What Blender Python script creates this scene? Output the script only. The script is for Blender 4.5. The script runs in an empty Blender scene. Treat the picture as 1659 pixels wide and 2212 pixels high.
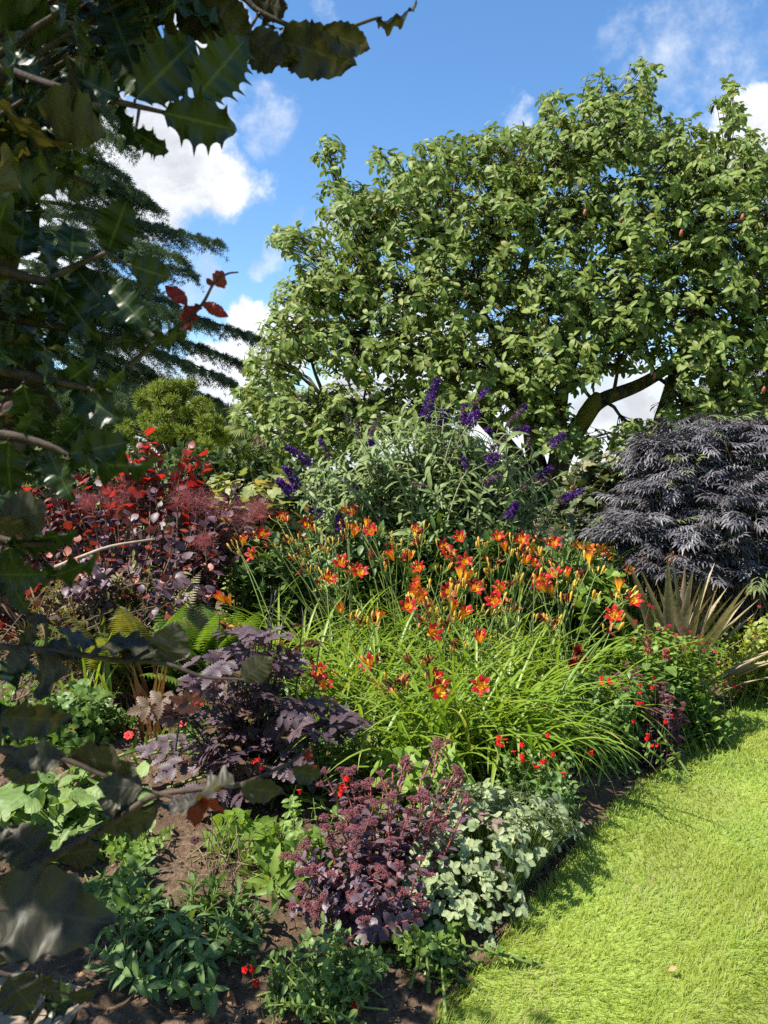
import bpy, math
import numpy as np
from math import radians, sin, cos, pi, tan, sqrt

# ------------------------------------------------------------------ camera
S = bpy.context.scene
F, CX, CY = 1662.0, 829.5, 1106.0          # focal length and centre in photo units (the photo is 1659 x 2212 of them)
PITCH = radians(3.13)
CAMZ = 1.6
cam_d = bpy.data.cameras.new('camera')
cam = bpy.data.objects.new('camera', cam_d)
S.collection.objects.link(cam)
cam.location = (0, 0, CAMZ)
cam.rotation_euler = (pi/2 - PITCH, 0, 0)
cam_d.sensor_fit = 'VERTICAL'
cam_d.sensor_height = 34.6
cam_d.lens = 34.6 * F / 2212.0
cam_d.clip_start = 0.05
cam_d.clip_end = 3000
cam_d.dof.use_dof = True
cam_d.dof.focus_distance = 4.2
cam_d.dof.aperture_fstop = 14.0
S.camera = cam

# ------------------------------------------------------------------ light
SUN_EL, SUN_AZ = radians(54), radians(198)   # azimuth counted from +X towards +Y
sun_vec = np.array([cos(SUN_EL)*cos(SUN_AZ), cos(SUN_EL)*sin(SUN_AZ), sin(SUN_EL)])
sd = bpy.data.lights.new('sun', 'SUN')
sd.energy = 5.0; sd.angle = radians(0.53); sd.color = (1.0, 0.95, 0.86)
so = bpy.data.objects.new('sun', sd); S.collection.objects.link(so)
so.location = (-6, -3, 9)
from mathutils import Vector, Matrix
so.rotation_euler = Vector(-sun_vec).to_track_quat('-Z', 'Y').to_euler()

S.view_settings.view_transform = 'Standard'
S.view_settings.look = 'None'
S.view_settings.exposure = 1.15
S.view_settings.gamma = 1.0
cy = S.cycles
cy.max_bounces = 8; cy.diffuse_bounces = 4; cy.glossy_bounces = 2
cy.transmission_bounces = 5; cy.transparent_max_bounces = 8
cy.use_denoising = False
cy.caustics_reflective = False; cy.caustics_refractive = False
cy.sample_clamp_indirect = 4.0
cy.use_adaptive_sampling = True; cy.adaptive_threshold = 0.01

# photo unit + distance along the ground -> world point
def P(u, v, d):
    x = (u - CX)/F; y = -(v - CY)/F
    dy = cos(PITCH) + y*sin(PITCH)
    dz = -sin(PITCH) + y*cos(PITCH)
    k = d/dy
    return np.array([x*k, d, CAMZ + dz*k])
def dirv(u, v):
    p = P(u, v, 1.0) - np.array([0, 0, CAMZ]); return p/np.linalg.norm(p)

# ------------------------------------------------------------------ world: sky with cumulus
W = bpy.data.worlds.new('World'); S.world = W; W.use_nodes = True
nt = W.node_tree; nt.nodes.clear()
def N(tree, kind, **kw):
    n = tree.nodes.new(kind)
    for k, v in kw.items(): setattr(n, k, v)
    return n
class NB:
    """tiny node-building helper for one tree"""
    def __init__(s, tree): s.t = tree
    def link(s, a, b): s.t.links.new(a, b)
    def put(s, sock, v):
        if hasattr(v, 'is_output'): s.link(v, sock)
        else: sock.default_value = v
    def math(s, op, a, b=None, c=None, clamp=False):
        n = N(s.t, 'ShaderNodeMath', operation=op, use_clamp=clamp)
        s.put(n.inputs[0], a)
        if b is not None: s.put(n.inputs[1], b)
        if c is not None: s.put(n.inputs[2], c)
        return n.outputs[0]
    def vmath(s, op, a, b=None):
        n = N(s.t, 'ShaderNodeVectorMath', operation=op)
        s.put(n.inputs[0], a)
        if b is not None:
            if op == 'SCALE': s.put(n.inputs['Scale'], b)
            else: s.put(n.inputs[1], b)
        return n.outputs['Value'] if op in ('LENGTH', 'DISTANCE', 'DOT_PRODUCT') else n.outputs[0]
    def ramp(s, v, a, b, lo=0.0, hi=1.0, smooth=True):
        n = N(s.t, 'ShaderNodeMapRange')
        n.interpolation_type = 'SMOOTHSTEP' if smooth else 'LINEAR'
        s.put(n.inputs[0], v)
        for k, x in ((1, a), (2, b), (3, lo), (4, hi)): s.put(n.inputs[k], x)
        return n.outputs[0]
    def noise(s, vec, scale, detail=4, rough=0.55, dim='3D', dist=0.0):
        n = N(s.t, 'ShaderNodeTexNoise', noise_dimensions=dim)
        if vec is not None: s.put(n.inputs['Vector'], vec)
        n.inputs['Scale'].default_value = scale; n.inputs['Detail'].default_value = detail
        n.inputs['Roughness'].default_value = rough; n.inputs['Distortion'].default_value = dist
        return n
    def mix(s, f, a, b, kind='MIX'):
        n = N(s.t, 'ShaderNodeMix', data_type='RGBA', blend_type=kind)
        s.put(n.inputs[0], f); s.put(n.inputs[6], a); s.put(n.inputs[7], b)
        return n.outputs[2]
    def mixf(s, f, a, b):
        n = N(s.t, 'ShaderNodeMix', data_type='FLOAT')
        s.put(n.inputs[0], f); s.put(n.inputs[2], a); s.put(n.inputs[3], b)
        return n.outputs[0]
def rgb(*c): return (c[0], c[1], c[2], 1.0)

w = NB(nt)
sky = N(nt, 'ShaderNodeTexSky', sky_type='NISHITA')
sky.sun_disc = False; sky.sun_elevation = SUN_EL
sky.sun_rotation = radians(90) - SUN_AZ
sky.air_density = 1.0; sky.dust_density = 0.3; sky.ozone_density = 2.2; sky.altitude = 50
hs = N(nt, 'ShaderNodeHueSaturation'); hs.inputs['Saturation'].default_value = 1.2
w.link(sky.outputs[0], hs.inputs['Color'])
tc = N(nt, 'ShaderNodeTexCoord')
gen = tc.outputs['Generated']
warp = w.noise(gen, 7.0, 6, 0.62)
wv = w.vmath('SUBTRACT', warp.outputs['Color'], (0.5, 0.5, 0.5))
q = w.vmath('ADD', gen, w.vmath('SCALE', wv, 0.16))
fine = w.noise(gen, 16.0, 8, 0.66).outputs['Fac']
mask = None
CL = [ # u, v, radius, strength
 (330,350,130,1.0),(440,400,112,1.0),(300,430,110,.9),(400,260,80,.8),(480,455,60,.9),(560,228,72,.36),(470,170,55,.4),
 (150,60,110,.9),(460,60,60,.8),(180,250,110,.9),(90,420,140,.8),(60,600,150,.7),
 (420,610,75,.40),(545,690,52,1.05),(600,735,75,1.0),(500,800,85,1.0),(560,850,90,.8),(600,470,45,.35),(575,545,40,.45),(700,520,60,.5),
 (690,30,45,.35),(1110,215,55,.5),(1105,260,40,.55),(1640,250,95,1.0),(1560,330,80,.7),(1450,190,120,.34),(1560,70,150,.33),(1350,60,70,.3),(1480,330,80,.5),
 (900,800,140,.8),(1100,860,160,.7),(1350,900,140,.7),(1620,900,140,.9),(760,930,140,.9),(300,800,120,.7),
 (-400,300,250,1.0),(-700,600,300,1.0),(2300,400,260,1.0),(2700,700,260,.9)]
for (u, v, r, s) in CL:
    d = w.vmath('DISTANCE', q, tuple(dirv(u, v)))
    k = w.ramp(d, r/F*0.35, r/F*1.45, s, 0.0)
    mask = k if mask is None else w.math('MAXIMUM', mask, k)
sep = N(nt, 'ShaderNodeSeparateXYZ'); w.link(gen, sep.inputs[0])
# cumulus elsewhere in the sky, and paler air towards the horizon
far = w.ramp(w.noise(gen, 2.6, 7, 0.6).outputs['Fac'], 0.52, 0.70)
behind = w.ramp(sep.outputs['Y'], 0.35, -0.1)
mask = w.math('MAXIMUM', mask, w.math('MULTIPLY', far, behind))
low = w.ramp(sep.outputs['Z'], 0.16, 0.0, 0.0, 0.75)
mask = w.math('MAXIMUM', mask, low)
edge = w.math('ADD', mask, w.math('MULTIPLY', w.math('SUBTRACT', fine, 0.5), 0.9))
cm = w.math('MULTIPLY', w.ramp(edge, 0.22, 0.78), w.ramp(mask, 0.02, 0.2))
shade = w.ramp(w.noise(q, 9.0, 5, 0.55).outputs['Fac'], 0.33, 0.58, 0.66, 1.0)
skyc = w.vmath('SCALE', hs.outputs['Color'], 1.22)
cloud = w.vmath('SCALE', (5.6, 5.8, 6.2), shade)
mixc = w.mix(cm, skyc, cloud)
bg = N(nt, 'ShaderNodeBackground'); w.link(mixc, bg.inputs[0]); bg.inputs[1].default_value = 0.088
wo = N(nt, 'ShaderNodeOutputWorld'); w.link(bg.outputs[0], wo.inputs[0])

# ------------------------------------------------------------------ scene helpers
COL = S.collection
def link(o, parent=None):
    COL.objects.link(o)
    if parent is not None: o.parent = parent
    return o
def tag(o, label=None, cat=None, group=None, kind=None):
    if label: o['label'] = label
    if cat: o['category'] = cat
    if group: o['group'] = group
    if kind: o['kind'] = kind
    return o
def thing(name, label, cat, loc, group=None):
    o = bpy.data.objects.new(name, None); o.empty_display_size = 0.1
    o.location = tuple(loc); link(o)
    return tag(o, label, cat, group)
def rng(seed): return np.random.default_rng(seed)
def nrm(a):
    a = np.asarray(a, float); return a/np.maximum(np.linalg.norm(a, axis=-1, keepdims=True), 1e-9)

class MB:
    """collects vertices, faces and a per-vertex (random, along, across) attribute into one mesh"""
    def __init__(s): s.V=[]; s.A=[]; s.Fq=[]; s.Ft=[]; s.mq=[]; s.mt=[]; s.n=0
    def add(s, v, f, a, mat=0):
        v = np.asarray(v, float).reshape(-1, 3); a = np.asarray(a, float).reshape(-1, 3)
        f = np.asarray(f, int)
        s.V.append(v); s.A.append(a)
        if len(f):
            (s.Fq if f.shape[1] == 4 else s.Ft).append(f + s.n)
            (s.mq if f.shape[1] == 4 else s.mt).append(np.full(len(f), mat, int))
        s.n += len(v)
    def mesh(s, name, mats, smooth=True, origin=None):
        me = bpy.data.meshes.new(name)
        if not s.V: return me
        V = np.concatenate(s.V); A = np.concatenate(s.A)
        if origin is not None: V = V - np.asarray(origin, float)
        Fq = np.concatenate(s.Fq) if s.Fq else np.zeros((0, 4), int)
        Ft = np.concatenate(s.Ft) if s.Ft else np.zeros((0, 3), int)
        mi = np.concatenate(s.mq + s.mt) if (s.mq or s.mt) else np.zeros(0, int)
        me.vertices.add(len(V)); me.vertices.foreach_set('co', V.astype(np.float32).ravel())
        nl = Fq.size + Ft.size
        me.loops.add(nl)
        me.loops.foreach_set('vertex_index', np.concatenate([Fq.ravel(), Ft.ravel()]).astype(np.int32))
        npoly = len(Fq) + len(Ft)
        me.polygons.add(npoly)
        ls = np.concatenate([np.arange(len(Fq))*4, Fq.size + np.arange(len(Ft))*3]).astype(np.int32)
        me.polygons.foreach_set('loop_start', ls)
        me.polygons.foreach_set('material_index', mi.astype(np.int32))
        me.polygons.foreach_set('use_smooth', np.full(npoly, smooth))
        at = me.attributes.new('lf', 'FLOAT_VECTOR', 'POINT')
        at.data.foreach_set('vector', A.astype(np.float32).ravel())
        for m in (mats if isinstance(mats, (list, tuple)) else [mats]): me.materials.append(m)
        me.update(calc_edges=True)
        return me
    def build(s, name, mats, parent=None, smooth=True):
        """vertices are given in world space; the parent sits unrotated at its own location"""
        org = None
        p = parent
        if p is not None:
            org = np.zeros(3)
            while p is not None: org += np.array(p.location); p = p.parent
        o = bpy.data.objects.new(name, s.mesh(name, mats, smooth, org))
        return link(o, parent)

# ---- leaf templates: verts along +Y, blade normal +Z
def leaf(prof, n=5, cols=1, cup=0.25, droop=0.2, wave=0.0, wn=3, twist=0.0):
    """prof: list of (t, half width) or a function of t, for a leaf of length 1"""
    t = np.linspace(0, 1, n)
    if callable(prof): wd = np.array([prof(x) for x in t])
    else:
        pr = np.array(prof); wd = np.interp(t, pr[:, 0], pr[:, 1])
        if len(pr) == n: t = pr[:, 0]; wd = pr[:, 1]
    ss = np.linspace(-1, 1, 2*cols + 1)
    T, Sx = np.meshgrid(t, ss, indexing='ij'); Wd = wd[:, None]*np.ones_like(Sx)
    th = droop*T*1.6
    y = np.where(droop != 0, np.sin(th)/(droop*1.6 + 1e-9), T); z = -(1 - np.cos(th))/(droop*1.6 + 1e-9)
    x = Sx*Wd*cos(cup)
    z = z + np.abs(Sx)*Wd*sin(cup) + wave*np.sin(T*wn*2*pi + Sx*1.3)*np.abs(Sx)
    if twist:
        a = twist*T; x, z = x*np.cos(a) - z*np.sin(a), x*np.sin(a) + z*np.cos(a)
    v = np.stack([x, y, z], -1).reshape(-1, 3)
    m = 2*cols + 1
    i, j = np.meshgrid(np.arange(n - 1), np.arange(m - 1), indexing='ij')
    b = (i*m + j).ravel()
    f = np.stack([b, b + 1, b + m + 1, b + m], -1)
    return dict(v=v, f=f, ts=np.stack([T.ravel(), Sx.ravel()], -1))
def join_tpl(parts):
    """parts: (template, 3x3 matrix, offset) -> one template; keeps t,s of each piece"""
    v, f, ts, n = [], [], [], 0
    for T, M, o in parts:
        v.append(T['v'] @ np.asarray(M).T + np.asarray(o)); f.append(T['f'] + n); ts.append(T['ts']); n += len(T['v'])
    return dict(v=np.concatenate(v), f=np.concatenate(f), ts=np.concatenate(ts))
def rotz(a, s=1.0): return np.array([[cos(a), -sin(a), 0], [sin(a), cos(a), 0], [0, 0, 1]])*s
def rotx(a): return np.array([[1, 0, 0], [0, cos(a), -sin(a)], [0, sin(a), cos(a)]])
def roty(a): return np.array([[cos(a), 0, sin(a)], [0, 1, 0], [-sin(a), 0, cos(a)]])

def scatter(mb, T, pos, ydir, normal, scale, rnd, mat=0, wsc=None):
    pos = np.asarray(pos, float).reshape(-1, 3); k = len(pos)
    if k == 0: return
    Y = nrm(np.broadcast_to(ydir, (k, 3))); Zr = np.broadcast_to(normal, (k, 3))
    X = np.cross(Y, Zr); bad = np.linalg.norm(X, axis=1) < 1e-4
    X[bad] = np.cross(Y[bad], [0.3, 0.7, 0.2]); X = nrm(X); Z = np.cross(X, Y)
    sc = np.broadcast_to(scale, (k,)); r = np.broadcast_to(rnd, (k,))
    v = T['v']; ws = np.ones(k) if wsc is None else np.broadcast_to(wsc, (k,))
    out = pos[:, None, :] + sc[:, None, None]*((v[None, :, 0]*ws[:, None])[..., None]*X[:, None, :] + v[None, :, 1, None]*Y[:, None, :] + v[None, :, 2, None]*Z[:, None, :])
    nv = len(v)
    f = (T['f'][None] + (np.arange(k)*nv)[:, None, None]).reshape(-1, T['f'].shape[1])
    a = np.empty((k, nv, 3)); a[..., 0] = r[:, None]; a[..., 1] = T['ts'][None, :, 0]; a[..., 2] = T['ts'][None, :, 1]
    mb.add(out.reshape(-1, 3), f, a.reshape(-1, 3), mat)

def tube(mb, pts, rad, ns=5, mat=0, rnd=0.5):
    p = np.asarray(pts, float); n = len(p); r = np.broadcast_to(rad, (n,)) if np.ndim(rad) == 0 or len(np.atleast_1d(rad)) == n else np.interp(np.linspace(0, 1, n), np.linspace(0, 1, len(rad)), rad)
    t = nrm(np.gradient(p, axis=0))
    ref = np.array([0.31, 0.17, 0.93]) if abs(t[0][2]) < 0.8 else np.array([0.9, 0.3, 0.1])
    u = nrm(np.cross(t, ref)); w_ = np.cross(t, u)
    an = np.arange(ns)*2*pi/ns
    ring = p[:, None] + r[:, None, None]*(np.cos(an)[None, :, None]*u[:, None] + np.sin(an)[None, :, None]*w_[:, None])
    i, j = np.meshgrid(np.arange(n - 1), np.arange(ns), indexing='ij'); i = i.ravel(); j = j.ravel(); j2 = (j + 1) % ns
    f = np.stack([i*ns + j, i*ns + j2, (i + 1)*ns + j2, (i + 1)*ns + j], -1)
    a = np.zeros((n, ns, 3)); a[..., 0] = rnd; a[..., 1] = np.linspace(0, 1, n)[:, None]; a[..., 2] = np.linspace(-1, 1, ns)[None]
    mb.add(ring.reshape(-1, 3), f, a.reshape(-1, 3), mat)
def bez(p0, p1, p2, n=8):
    t = np.linspace(0, 1, n)[:, None]
    return (1 - t)**2*np.asarray(p0, float) + 2*t*(1 - t)*np.asarray(p1, float) + t*t*np.asarray(p2, float)
def spline(pts, n=24):
    """Catmull-Rom through points"""
    p = np.asarray(pts, float); p = np.vstack([2*p[0] - p[1], p, 2*p[-1] - p[-2]])
    out = []; m = len(p) - 3; per = max(2, n//m)
    for i in range(m):
        a, b, c, d = p[i:i + 4]
        for t in np.linspace(0, 1, per, endpoint=False):
            out.append(0.5*((2*b) + (-a + c)*t + (2*a - 5*b + 4*c - d)*t*t + (-a + 3*b - 3*c + d)*t**3))
    out.append(p[-2]); return np.array(out)

def straps(mb, base, az, length, width, lean, curl, rnd, n=9, prof=None, fold=0.35, mat=0, power=1.3, az_drift=None):
    """arching strap leaves, all at once: lean from upright at the base, curl added towards the tip (radians)"""
    base = np.asarray(base, float).reshape(-1, 3); k = len(base)
    az, length, width, lean, curl, rnd = [np.broadcast_to(np.asarray(x, float), (k,)) for x in (az, length, width, lean, curl, rnd)]
    t = np.linspace(0, 1, n)
    th = lean[:, None] + curl[:, None]*t[None]**power
    tm = (th[:, 1:] + th[:, :-1])/2
    h = np.concatenate([np.zeros((k, 1)), np.cumsum(np.sin(tm), 1)], 1)*length[:, None]/(n - 1)
    z = np.concatenate([np.zeros((k, 1)), np.cumsum(np.cos(tm), 1)], 1)*length[:, None]/(n - 1)
    azz = az[:, None] + (0 if az_drift is None else az_drift[:, None]*t[None])
    dx, dy = np.cos(azz), np.sin(azz)
    c = base[:, None, :] + np.stack([h*dx, h*dy, z], -1)
    side = np.stack([-dy, dx, np.zeros_like(dx)], -1)
    nr = np.stack([-np.cos(th)*dx, -np.cos(th)*dy, np.sin(th)], -1)
    pf = np.interp(t, [0, .15, .5, .8, 1], [.75, .95, 1, .65, .02]) if prof is None else np.array([prof(x) for x in t])
    wd = 0.5*width[:, None]*pf[None]
    L = c - side*wd[..., None] + nr*(wd*fold)[..., None]
    R = c + side*wd[..., None] + nr*(wd*fold)[..., None]
    v = np.stack([L, c, R], 2)                       # k,n,3,3
    i, j = np.meshgrid(np.arange(n - 1), np.arange(2), indexing='ij'); b = (i*3 + j).ravel()
    f0 = np.stack([b, b + 3, b + 4, b + 1], -1)
    f = (f0[None] + (np.arange(k)*n*3)[:, None, None]).reshape(-1, 4)
    a = np.empty((k, n, 3, 3)); a[..., 0] = rnd[:, None, None]; a[..., 1] = t[None, :, None]; a[..., 2] = np.array([-1, 0, 1])[None, None]
    mb.add(v.reshape(-1, 3), f, a.reshape(-1, 3), mat)
    return c

def along(pts, spacing, t0=0.1, t1=1.0, opp=True, ang=1.0, R=None, jit=0.25, phase=None):
    """leaf attachment points along a stem: position, direction, normal"""
    p = np.asarray(pts, float); seg = np.linalg.norm(np.diff(p, axis=0), axis=1); L = np.concatenate([[0], np.cumsum(seg)])
    s = np.arange(t0*L[-1], t1*L[-1] + 1e-6, spacing)
    if len(s) == 0: s = np.array([L[-1]*t1])
    pos = np.stack([np.interp(s, L, p[:, i]) for i in range(3)], -1)
    tg = nrm(np.stack([np.interp(s, L, np.gradient(p, axis=0)[:, i]) for i in range(3)], -1))
    u = nrm(np.cross(tg, np.array([0.2, 0.3, 0.93]) + np.zeros_like(tg))); v = np.cross(tg, u)
    k = len(s); ph0 = R.uniform(0, 6.28) if phase is None else phase
    if opp:
        ph = ph0 + np.arange(k)*pi/2
        ph = np.concatenate([ph, ph + pi]); pos = np.vstack([pos, pos]); tg = np.vstack([tg, tg]); u = np.vstack([u, u]); v = np.vstack([v, v])
        q_ = np.concatenate([s, s])/L[-1]
    else: ph = ph0 + np.arange(k)*2.4; q_ = s/L[-1]
    ph = ph + R.normal(0, jit, len(ph)); a = ang + R.normal(0, jit, len(ph))
    rad = np.cos(ph)[:, None]*u + np.sin(ph)[:, None]*v
    d = np.cos(a)[:, None]*tg + np.sin(a)[:, None]*rad
    nn = np.sin(a)[:, None]*tg - np.cos(a)[:, None]*rad
    return pos, d, nn, q_

def lathe(mb, prof, axis, org, ns=8, mat=0, rnd=0.5, bend=0.0):
    """prof: (height, radius) pairs along axis"""
    pr = np.array(prof, float); ax = nrm(axis); u = nrm(np.cross(ax, [0.21, 0.4, 0.89])); 
    c = np.asarray(org, float) + pr[:, :1]*ax + bend*(pr[:, :1]**2)*u
    n = len(pr); v_ = np.cross(ax, u); an = np.arange(ns)*2*pi/ns
    ring = c[:, None] + pr[:, 1][:, None, None]*(np.cos(an)[None, :, None]*u + np.sin(an)[None, :, None]*v_)
    i, j = np.meshgrid(np.arange(n - 1), np.arange(ns), indexing='ij'); i = i.ravel(); j = j.ravel(); j2 = (j + 1) % ns
    f = np.stack([i*ns + j, i*ns + j2, (i + 1)*ns + j2, (i + 1)*ns + j], -1)
    a = np.zeros((n, ns, 3)); a[..., 0] = rnd; a[..., 1] = np.linspace(0, 1, n)[:, None]; a[..., 2] = np.linspace(-1, 1, ns)[None]
    mb.add(ring.reshape(-1, 3), f, a.reshape(-1, 3), mat)
OCT = dict(v=np.array([[1,0,0],[-1,0,0],[0,1,0],[0,-1,0],[0,0,1],[0,0,-1]], float), f=np.array([[0,2,4],[2,1,4],[1,3,4],[3,0,4],[2,0,5],[1,2,5],[3,1,5],[0,3,5]]), ts=np.array([[.5,0],[.5,0],[.5,0],[.5,0],[1,0],[0,0]], float))

# ------------------------------------------------------------------ materials
def new_mat(name):
    m = bpy.data.materials.new(name); m.use_nodes = True; m.node_tree.nodes.clear(); return m, NB(m.node_tree)
def leaf_mat(name, a, b, trans=0.35, tcol=None, rough=0.42, spec=0.4, vein=None, veins=0, vstr=0.35, c=None, cpos=0.85, back=None, blotch=0.25, tip=None, coat=0.0):
    """a..b: colour spread from leaf to leaf; c: colour of the odd leaf above cpos; vein: midrib colour; back: underside colour"""
    m, t = new_mat(name); tr = t.t
    at = N(tr, 'ShaderNodeAttribute', attribute_name='lf'); sp = N(tr, 'ShaderNodeSeparateXYZ'); t.link(at.outputs['Vector'], sp.inputs[0])
    r, tt, ss = sp.outputs
    col = t.mix(t.ramp(r, 0.0, cpos if c is not None else 1.0, smooth=False), rgb(*a), rgb(*b))
    if c is not None: col = t.mix(t.ramp(r, cpos - .02, cpos + .02), col, rgb(*c))
    geo = N(tr, 'ShaderNodeTexCoord').outputs['Object']
    nz = t.noise(geo, 38.0, 3).outputs['Fac']
    col = t.mix(1.0, col, t.vmath('SCALE', (1, 1, 1), t.ramp(nz, 0.25, 0.75, 1 - blotch, 1 + blotch)), 'MULTIPLY')
    if tip is not None: col = t.mix(t.ramp(tt, 0.55, 1.0), col, rgb(*tip))
    sa = t.math('ABSOLUTE', ss)
    bump = None
    if vein is not None:
        vm = t.ramp(sa, 0.03, 0.10, 1.0, 0.0)
        if veins:
            fr = t.math('FRACT', t.math('SUBTRACT', t.math('MULTIPLY', tt, float(veins)), t.math('MULTIPLY', sa, 1.3)))
            lat = t.ramp(t.math('ABSOLUTE', t.math('SUBTRACT', fr, 0.5)), 0.0, 0.10, 0.6, 0.0)
            vm = t.math('MAXIMUM', vm, lat); bump = fr
        col = t.mix(t.math('MULTIPLY', vm, vstr), col, rgb(*vein))
    if back is not None:
        gm = N(tr, 'ShaderNodeNewGeometry')
        col = t.mix(gm.outputs['Backfacing'], col, rgb(*back))
    pb = N(tr, 'ShaderNodeBsdfPrincipled'); t.link(col, pb.inputs['Base Color'])
    pb.inputs['Roughness'].default_value = rough; pb.inputs['Specular IOR Level'].default_value = spec
    pb.inputs['Coat Weight'].default_value = coat; pb.inputs['Coat Roughness'].default_value = 0.15
    bp = N(tr, 'ShaderNodeBump'); bp.inputs['Strength'].default_value = 0.25; bp.inputs['Distance'].default_value = 0.004
    t.link(t.math('ADD', nz, t.math('ABSOLUTE', t.math('SUBTRACT', bump, 0.5))) if bump is not None else nz, bp.inputs['Height']); t.link(bp.outputs[0], pb.inputs['Normal'])
    out = N(tr, 'ShaderNodeOutputMaterial')
    if trans > 0:
        tl = N(tr, 'ShaderNodeBsdfTranslucent')
        t.link(t.mix(1.0, col, rgb(*(tcol or (1.5, 1.5, 0.6))), 'MULTIPLY'), tl.inputs[0])
        mx = N(tr, 'ShaderNodeMixShader'); mx.inputs[0].default_value = trans
        t.link(pb.outputs[0], mx.inputs[1]); t.link(tl.outputs[0], mx.inputs[2]); t.link(mx.outputs[0], out.inputs[0])
    else: t.link(pb.outputs[0], out.inputs[0])
    return m
def plain_mat(name, a, b, scale=20.0, rough=0.8, bump=0.3, spec=0.3, bdist=0.01, detail=6, stretch=None, c=None, cs=3.0):
    m, t = new_mat(name); tr = t.t
    co = N(tr, 'ShaderNodeTexCoord').outputs['Object']
    if stretch: co = t.vmath('MULTIPLY', co, stretch)
    nz = t.noise(co, scale, detail, 0.65).outputs['Fac']
    col = t.mix(t.ramp(nz, 0.3, 0.7), rgb(*a), rgb(*b))
    if c is not None: col = t.mix(t.ramp(t.noise(co, cs, 4).outputs['Fac'], 0.48, 0.60), col, rgb(*c))
    pb = N(tr, 'ShaderNodeBsdfPrincipled'); t.link(col, pb.inputs['Base Color'])
    pb.inputs['Roughness'].default_value = rough; pb.inputs['Specular IOR Level'].default_value = spec
    bp = N(tr, 'ShaderNodeBump'); bp.inputs['Strength'].default_value = bump; bp.inputs['Distance'].default_value = bdist
    t.link(nz, bp.inputs['Height']); t.link(bp.outputs[0], pb.inputs['Normal'])
    out = N(tr, 'ShaderNodeOutputMaterial'); t.link(pb.outputs[0], out.inputs[0])
    return m
# ================================================================== ground
EDGE = np.array([(-0.9,0.2),(-0.45,1.0),(-0.1,1.7),(0.194,2.22),(0.367,2.485),(0.483,2.67),(0.79,3.11),(1.18,3.67),(1.65,4.25),(2.19,4.88),(2.79,5.6),(3.9,6.75),(5.6,8.2),(8.5,10.2),(12,12)], float)
def edge_dist(x, y):
    """signed distance to the lawn edge, positive inside the bed"""
    x = np.asarray(x, float); y = np.asarray(y, float); p = np.stack([x, y], -1)
    best = np.full(x.shape, 1e9); sg = np.ones(x.shape)
    for a, b in zip(EDGE[:-1], EDGE[1:]):
        d = b - a; t = np.clip(((p - a) @ d)/(d @ d), 0, 1); q_ = a + t[..., None]*d
        r = p - q_; dist = np.linalg.norm(r, axis=-1); cr = d[0]*(p[..., 1] - a[1]) - d[1]*(p[..., 0] - a[0])
        m = dist < best; best = np.where(m, dist, best); sg = np.where(m, np.where(cr > 0, 1.0, -1.0), sg)
    return best*sg
def wob(x, y, f, s=0.0): return np.sin(x*f + s)*np.cos(y*f*1.13 + s*1.7) + 0.5*np.sin(x*f*2.3 - y*f*1.9 + s)
def G(x, y):
    """height of the ground"""
    d = edge_dist(x, y)
    inside = np.clip(d, 0, None)
    m = 0.15*(1 - np.exp(-inside/1.1))*np.clip((9.5 - np.asarray(y))/2.5, 0, 1)*np.clip((np.asarray(y) - 1.9)/0.9, 0.0, 1)
    z = m - 0.045*np.clip(d/0.06, 0, 1)*np.clip(1 - inside/0.5, 0, 1) + 0.012*wob(np.asarray(x), np.asarray(y), 5.0)*np.clip(inside*4, 0, 1)
    return z
def base(u, v):
    """the ground point seen at a photo position"""
    lo, hi = 1.0, 40.0
    ds = np.linspace(lo, hi, 4000); pts = np.array([P(u, v, d) for d in ds]); g = G(pts[:, 0], pts[:, 1])
    k = np.argmax(pts[:, 2] < g)
    return np.array([pts[k, 0], pts[k, 1], g[k]])
def gp(x, y): return np.array([x, y, float(G(np.array(x), np.array(y)))])

def sheet(name, xs, ys, zf, mat, keep=None):
    X, Y = np.meshgrid(xs, ys, indexing='ij'); Z = zf(X, Y)
    nx, ny = X.shape; i, j = np.meshgrid(np.arange(nx - 1), np.arange(ny - 1), indexing='ij'); b = (i*ny + j).ravel()
    f = np.stack([b, b + ny, b + ny + 1, b + 1], -1)
    if keep is not None:
        k = keep(X, Y); f = f[(k.ravel()[f]).any(1)]
    mb = MB(); mb.add(np.stack([X, Y, Z], -1).reshape(-1, 3), f, np.zeros((X.size, 3)), 0)
    return mb.build(name, mat)

soil_m = plain_mat('soil', (0.055,0.036,0.022), (0.20,0.135,0.088), 34.0, 0.95, 0.9, 0.1, 0.03, 8, c=(0.11,0.072,0.046), cs=5.0)
def lawn_mat():
    m, t = new_mat('turf'); co = N(t.t, 'ShaderNodeTexCoord').outputs['Object']
    n1 = t.noise(co, 60, 5).outputs['Fac']; n2 = t.noise(co, 1.1, 3).outputs['Fac']
    col = t.mix(t.ramp(n1, .3, .7), rgb(.15,.21,.03), rgb(.27,.33,.055)); col = t.mix(t.ramp(n2, .4, .65, 0, .6), col, rgb(.13,.14,.03))
    pb = N(t.t, 'ShaderNodeBsdfPrincipled'); t.link(col, pb.inputs['Base Color']); pb.inputs['Roughness'].default_value = .9
    out = N(t.t, 'ShaderNodeOutputMaterial'); t.link(pb.outputs[0], out.inputs[0]); return m
turf_m = lawn_mat()
# wide ground to the horizon, set below the near sheets
far_xs = np.array([-900,-300,-100,-40,-20,-10,0,10,20,40,100,300,900.]); far_ys = np.array([-300,-60,-10,0,5,10,20,40,100,300,1200.])
tag(sheet('ground', far_xs, far_ys, lambda x, y: 0*x - 0.12, turf_m), kind='structure', label='grassy ground reaching far behind the garden beds')
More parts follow.
